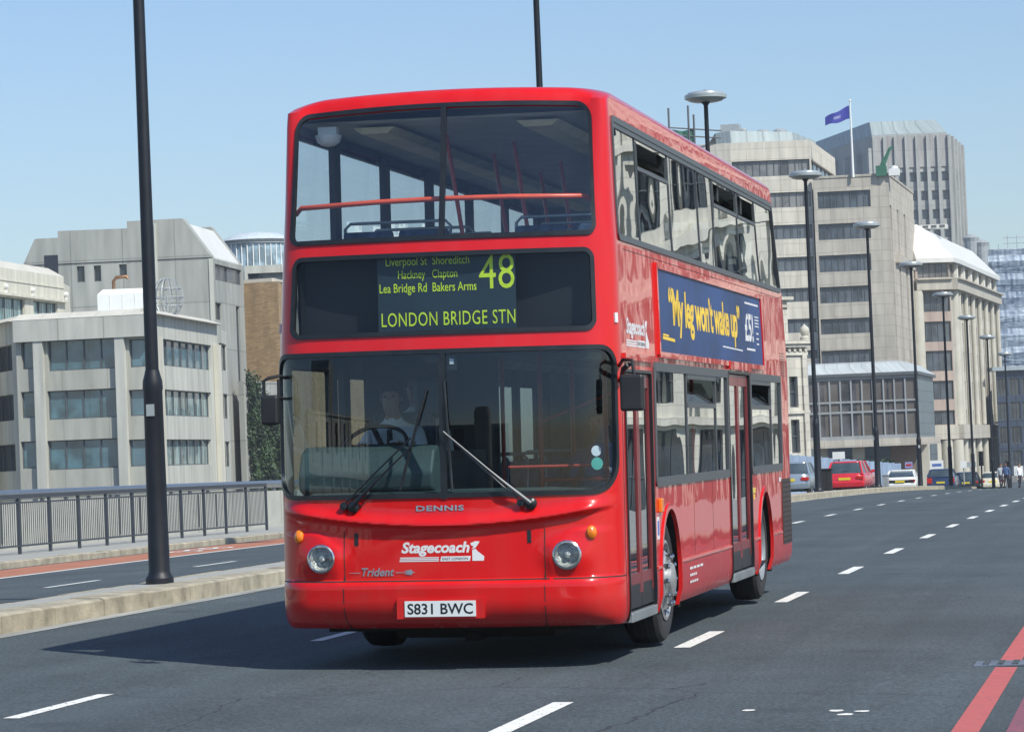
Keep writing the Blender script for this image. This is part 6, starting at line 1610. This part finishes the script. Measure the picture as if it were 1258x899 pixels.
def make_car(label, loc, rz, paint, L=4.4, W=1.74, H=1.42, kind='saloon', group='cars on the far side of the traffic island', plate=None, roofrails=False):
    root = empty('parked_car' if False else 'car', loc, label, 'car', group, rz=rz); hw = W/2; pmn = MAT[paint]
    # y=0 is the tail, car points to +y
    belt = .86 if kind != 'van' else 1.0; k = H-belt
    b = MB()
    if kind in ('saloon', 'coupe'): tail = 1.0
    rings = [rr(hw-.10, .12, L-.12, .3, .22), rr(hw-.02, .03, L-.03, .32, .30), rr(hw, 0, L, .34, .45), rr(hw, .0, L, .34, .56), rr(hw-.005, .03, L-.03, .34, .66), rr(hw-.03, .05, L-.06, .34, belt-.06), rr(hw-.07, .08, L-.35, .3, belt)]
    if kind in ('saloon', 'coupe'): pass
    b.loft(rings); body = b.build('body', pmn, root, smooth=40)
    # glasshouse
    if kind == 'saloon': g0, g1, t0, t1 = .62, 3.35, 1.12, 2.55
    elif kind == 'coupe': g0, g1, t0, t1 = .30, 3.2, 1.15, 2.3
    elif kind == 'estate': g0, g1, t0, t1 = .12, 3.25, .55, 2.45
    elif kind == 'van': g0, g1, t0, t1 = .06, 3.5, .22, 2.7
    else: g0, g1, t0, t1 = .15, 3.0, .45, 2.2
    b = MB(); R0 = rr(hw-.08, g0, g1, .18, belt-.01); R1 = rr(hw-.24, t0, t1, .16, H-.05); b.loft([R0, R1]); gh = b.build('windows', MAT['carglass'], root, smooth=30)
    b = MB(); b.loft([rr(hw-.235, t0-.02, t1+.02, .17, H-.065), rr(hw-.25, t0, t1, .17, H-.02), rr(hw-.32, t0+.08, t1-.1, .17, H)]); b.build('roof', pmn, root, smooth=40)
    b = MB()
    for sx in (-1, 1):
        for (ya, yb) in ((g0+.05, t0+.05), ((g0+g1)/2-.1, (t0+t1)/2-.1), (g1-.06, t1-.06)):
            p, q = Vector((sx*(hw-.09), ya, belt-.02)), Vector((sx*(hw-.245), yb, H-.05)); b.tube([p, q], [.055, .045], 6)
        b.tube([(sx*(hw-.09), g0+.1, belt), (sx*(hw-.09), g1-.1, belt)], .03, 5)
    b.tube([(-hw+.15, g0, belt), (hw-.15, g0, belt)], .035, 5)
    b.build('pillar', pmn, root, smooth=40)
    b = MB(); b.loft([rr(hw-.03, -.06, .3, .1, .30), rr(hw+.005, -.07, .3, .1, .38), rr(hw+.005, -.07, .3, .1, .50), rr(hw-.04, -.03, .3, .1, .54)]); b.build('bumper', pmn if paint != 'car_dark' else MAT['blackplastic'], root, smooth=40)
    for sx in (-1, 1):
        b = MB(); x0, x1 = sx*(hw-.36), sx*(hw-.04); z0, z1 = (.62, .76) if kind != 'van' else (.6, .95)
        b.box(min(x0, x1), max(x0, x1), -.005, .12, z0, z1); b.build('tail_light', MAT['taillight'], root, bevel=.015)
        b = MB(); b.box(sx*(hw-.02) if sx > 0 else sx*(hw+.16), sx*(hw+.16) if sx > 0 else sx*(hw-.02), g1-.55, g1-.45, belt+.02, belt+.15); b.build('door_mirror', pmn, root, bevel=.02)
    b = MB(); b.box(-.26, .26, -.015 if kind != 'coupe' else -.08, .05, .60 if kind != 'saloon' else .60, .71); b.build('number_plate', MAT['plateyellow'], root)
    b = MB()
    for sx in (-1, 1):
        for y in (.78, L-.8):
            w_ = empty('wheel', (sx*(hw-.11), y, .30), parent=root)
            m1 = MB(); m1.lathe([(.18, -.10), (.29, -.10), (.305, -.06), (.305, .06), (.29, .10), (.19, .10)], n=20, axis='x'); m1.build('tyre', MAT['tyre'], w_, smooth=40)
            m1 = MB(); m1.lathe([(.19, sx*.085), (.12, sx*.06), (0, sx*.09)], n=14, axis='x'); m1.build('rim', MAT['framelight'], w_, smooth=40)
    b.box(-hw+.06, hw-.06, .1, L-.1, .18, .3); b.build('underside', MAT['chassis'], root)
    if roofrails:
        b = MB()
        for sx in (-1, 1): b.tube([(sx*(hw-.34), t0+.15, H-.02), (sx*(hw-.34), t0+.25, H+.06), (sx*(hw-.34), t1-.3, H+.06), (sx*(hw-.34), t1-.15, H-.02)], .02, 6)
        b.build('roof_rail', MAT['blackplastic'], root)
    if kind == 'coupe':
        b = MB(); b.box(-hw+.12, hw-.12, -.012, .08, .58, .74); b.build('light_strip', MAT['blackplastic'], root)
    if kind in ('estate',):
        b = MB(); b.tube([(-.1, g0+.1, .98), (.3, g0+.14, 1.02)], .012, 5); b.build('rear_wiper', MAT['rubber'], root)
    return root
def ground_at(u, D):
    p = at(u, 580, D); return p.x, p.y
def place(u, D, dz=0): x, y = ground_at(u, D); return (x, y, zr(x, y)+dz)
make_car('silver saloon car half hidden by the tail of the bus', place(968, 122), R_(0), 'car_silver', 4.5, 1.74, 1.38)
make_car('red estate car seen from behind between two street lamps', place(1037, 134), R_(-2), 'car_red', 4.4, 1.76, 1.43, 'estate', roofrails=True)
make_car('white coupe to the right of the red estate car', place(1105, 168), R_(0), 'car_white', 4.2, 1.78, 1.30, 'coupe')
make_car('dark blue van-like car in front of the pavilion pillar', place(1155, 190), 0, 'car_navy', 4.6, 1.8, 1.5, 'van')
make_car('small dark car half hidden between slim lamp posts', place(1186, 205), 0, 'car_dark', 4.2, 1.72, 1.38, 'hatch')
make_car('cream car beyond the crest of the road, far right', place(1219, 205), R_(3), 'car_cream', 4.3, 1.78, 1.3, 'hatch')
# ================================================================ STREET THINGS BEYOND THE CREST
def hoarding():
    A, C = P2(955, 580, 172), P2(1107, 580, 196); W = Wall(A, C); b = MB(); n_ = 18
    pm('hoardblue', (.30, .40, .55), .6, var=.12, scale=.8)
    for k in range(n_):
        a, c = W.L*k/n_, W.L*(k+1)/n_; zt = at(980, 556.5, 174).z+(at(1106, 570, 195).z-at(980, 556.5, 174).z)*k/n_
        bandbox(b, W, a+.01, c-.01, -3.4, zt, -.06, .02*(k % 2))
    b.uv = {}
    tag(b.build('site_hoarding', MAT['hoardblue']), 'long pale blue boarded fence behind the silver and red cars', 'fence')
hoarding()
def box_at(nm, label, cat, u0, u1, v0, v1, D, dep, mat, parts=None):
    p0, p1 = at(u0, v1, D), at(u1, v0, D); b = MB(); x0, x1 = p0.x, p1.x
    b.box(x0, x1, p0.y, p0.y+dep, p0.z, p1.z); return b, p0, p1
# litter bins between the cars
for nm, lab_, u0, u1, v0, D, mt in (('utility_box', 'dark green cabinet between the silver and red cars', 1010, 1021, 577, 118, 'chassis'), ('utility_box', 'grey cabinet right of the red estate car', 1084.5, 1091, 584, 140, 'framelight')):
    p0 = at(u0, 600, D); p1 = at(u1, v0, D); g_ = zr(p0.x, p0.y)+.1; b = MB(); root = empty(nm, (0, 0, 0), lab_, 'cabinet')
    w_ = p1.x-p0.x; b.box(p0.x, p1.x, p0.y, p0.y+.4, g_, p1.z); b.box(p0.x-.03, p1.x+.03, p0.y-.03, p0.y+.43, p1.z, p1.z+.06); b.build('cabinet', MAT[mt], root, bevel=.01)
    b = MB(); b.box(p0.x+.04*w_, p0.x+.48*w_, p0.y-.012, p0.y, g_+.1, p1.z-.05); b.box(p0.x+.52*w_, p0.x+.96*w_, p0.y-.012, p0.y, g_+.1, p1.z-.05); b.build('door', MAT[mt], root)
def sign(label, u0, u1, v0, v1, D, mt, pole=True, nm='road_sign', stripe=None):
    root = empty(nm, (0, 0, 0), label, 'sign'); a, c = at(u0, v1, D), at(u1, v0, D); b = MB(); b.box(a.x, c.x, a.y-.03, a.y+.03, a.z, c.z); b.box(a.x+.03, c.x-.03, a.y+.03, a.y+.06, (a.z+c.z)/2-.03, (a.z+c.z)/2+.03); b.build('panel', MAT[mt], root)
    if stripe:
        b = MB(); b.box(a.x+(c.x-a.x)*.15, c.x-(c.x-a.x)*.15, a.y-.04, a.y-.03, a.z+(c.z-a.z)*.35, a.z+(c.z-a.z)*.65); b.build('stripe', MAT[stripe], root)
    if pole:
        m_ = (a.x+c.x)/2; b = MB(); b.tube([(m_, a.y+.07, zr(m_, a.y)-.1), (m_, a.y+.07, c.z)], .045, 8); b.build('post', MAT['framelight'], root)
sign('white oblong sign on a post above the blue boards', 1023, 1038, 554.5, 564, 165, 'whitepaint')
sign('pink and white round-cornered sign under the pavilion', 1112, 1121, 567, 575, 200, 'flagpale', stripe='taillight')
sign('white sign with blue stripe above the dark blue van', 1143, 1159, 565, 577, 205, 'whitepaint', stripe='noticeblue')
sign('square white sign in front of the second stone column', 1180, 1187, 566, 575, 205, 'whitepaint')
sign('grey sign right of the square white sign', 1188, 1199, 567, 574, 208, 'framelight')
sign('narrow white sign on the third stone column', 1204, 1208, 566, 574, 208, 'whitepaint')
sign('pale sign near the right edge above the road', 1246, 1257, 572, 584, 210, 'whitepaint')
# traffic signal
def signal(label, u, v0, v1, D):
    root = empty('traffic_light', (0, 0, 0), label, 'traffic light'); a, c = at(u, v1, D), at(u, v0, D); b = MB()
    b.tube([(a.x, a.y, zr(a.x, a.y)-.2), (a.x, a.y, c.z-.1)], .06, 8); b.build('post', MAT['blackplastic'], root)
    b = MB(); b.box(a.x-.16, a.x+.16, a.y-.26, a.y-.06, c.z-1.0, c.z); b.build('signal_head', MAT['blackplastic'], root, bevel=.02)
    b = MB()
    for k in range(3): b.lathe([(.09, -.02), (.10, -.1), (.085, -.1), (.08, -.02)], c=(a.x, a.y-.24, c.z-.18-k*.31), n=14, axis='y')
    b.build('hood', MAT['rubber'], root)
signal('traffic light in front of the stone columns beyond the crest', 1207, 554, 600, 205); signal('traffic light beside the walkers at the right edge', 1239.5, 566, 600, 200)
# walkers
g1 = place(1229.5, 196); person('person in a grey top walking near the cream car', g1, R_(30), STAND, MAT['skin_tone'], MAT['hair'], MAT['top_grey'], MAT['trousers'])
g1 = place(1236, 193); person('person in blue walking behind the traffic light at right', g1, R_(-20), STAND, MAT['skin_dark'], MAT['hair'], MAT['shirt_blue'], MAT['trousers'])
g1 = place(1252, 200); person('person in a white shirt walking at the far right edge', g1, R_(50), STAND, MAT['skin_tone'], MAT['hair_brown'], MAT['shirt_white'], MAT['trousers'])

# ================================================================ IVY AND SHRUBS
pm('leaf', (.045, .085, .03), .6, var=.5, scale=.7)
pm('leaf_dark', (.025, .05, .02), .65, var=.4, scale=.7)
pm('stem', (.12, .09, .06), .9)
def ivy():
    A, C = P2(304, 540, 244), P2(352, 540, 250); W = Wall(A, C); rn = random.Random(11); root = empty('ivy', (0, 0, 0), 'dark green ivy covering the wall below the brick building', 'ivy')
    b = MB(); zb = -3.6
    def top(s): return at(320, 455, 245).z-.5+1.6*math.sin(s*1.3+.4)*.5-s*.5+rn.uniform(-.4, .4)
    for k in range(11000):
        s = rn.uniform(0, W.L); zt = top(s); z = zb+(zt-zb)*rn.random()**.8; off = rn.uniform(.05, .6)+.25*math.sin(s*2.3+z*1.1)
        p = W.pt(s, z, max(.02, off)); r = rn.uniform(.09, .2); n = Vector((rn.gauss(0, .5), rn.gauss(0, .5), rn.gauss(0, .5)))+Vector((W.n.x, W.n.y, .4)); n.normalize(); t = n.cross(Vector((rn.gauss(0, 1), rn.gauss(0, 1), 1))).normalized(); u_ = n.cross(t)
        b.quad(p+t*r, p+u_*r*.7, p-t*r*.8, p-u_*r*.7, 0 if rn.random() < .65 else 1)
    b.build('foliage', [MAT['leaf'], MAT['leaf_dark']], root, fixn=False)
    b = MB()
    for k in range(6): s = W.L*(k+.5)/6; b.tube([W.pt(s, zb, .06), W.pt(s+.2, zb+3, .1), W.pt(s-.1, zb+7, .08)], [.08, .05, .02], 5)
    b.build('stem', MAT['stem'], root)
    root = empty('boundary_wall', (0, 0, 0), 'stone wall carrying the ivy left of the bus', 'wall'); b = MB(); bandbox(b, W, -.3, W.L, zb, at(320, 470, 245).z, -.5, 0); bandbox(b, W, -.3, W.L, at(320, 470, 245).z, at(320, 470, 245).z+.15, -.55, .05); b.build('wall', MAT['conc_grey'], root)
ivy()
def shrub(u, v, D, label):
    rn = random.Random(int(u)); p = at(u, v, D); root = empty('shrub', (p.x, p.y, zr(p.x, p.y)-.3), label, 'shrub'); h = p.z-(zr(p.x, p.y)-.3); b = MB()
    for k in range(1400):
        t, ph, r = rn.uniform(0, 6.28), rn.uniform(0, 1), rn.uniform(.4, 1)**.5; c = Vector((r*1.7*math.cos(t), r*.8*math.sin(t), h*.55+h*.42*(ph*2-1)*(1-.5*r))); q = rn.uniform(.06, .14)
        n = Vector((rn.gauss(0, 1), rn.gauss(0, 1), rn.gauss(.5, 1))).normalized(); t_ = n.cross(Vector((0.3, 1, .2))).normalized(); u_ = n.cross(t_)
        b.quad(c+t_*q, c+u_*q*.7, c-t_*q, c-u_*q*.7, 0 if rn.random() < .7 else 1)
    b.build('foliage', [MAT['leaf'], MAT['leaf_dark']], root, fixn=False)
    b = MB(); b.tube([(0, 0, 0), (.05, 0, h*.5)], [.07, .03], 6); b.build('stem', MAT['stem'], root)
shrub(1072, 553, 215, 'green shrub top showing over the blue boards')

# ================================================================ THE AIR
def haze():
    b = MB(); b.box(-700, 500, -330, 900, -9.5, 95); q = bpy.data.materials.new('haze'); q.use_nodes = True; t = q.node_tree; t.nodes.remove(t.nodes['Principled BSDF'])
    v = N(t, 'ShaderNodeVolumePrincipled'); v.inputs['Density'].default_value = .00024; v.inputs['Color'].default_value = (.82, .90, 1, 1); v.inputs['Anisotropy'].default_value = 0
    t.links.new(v.outputs[0], t.nodes['Material Output'].inputs['Volume']); MAT['haze'] = q
    tag(b.build('haze', q), kind='stuff')
haze()
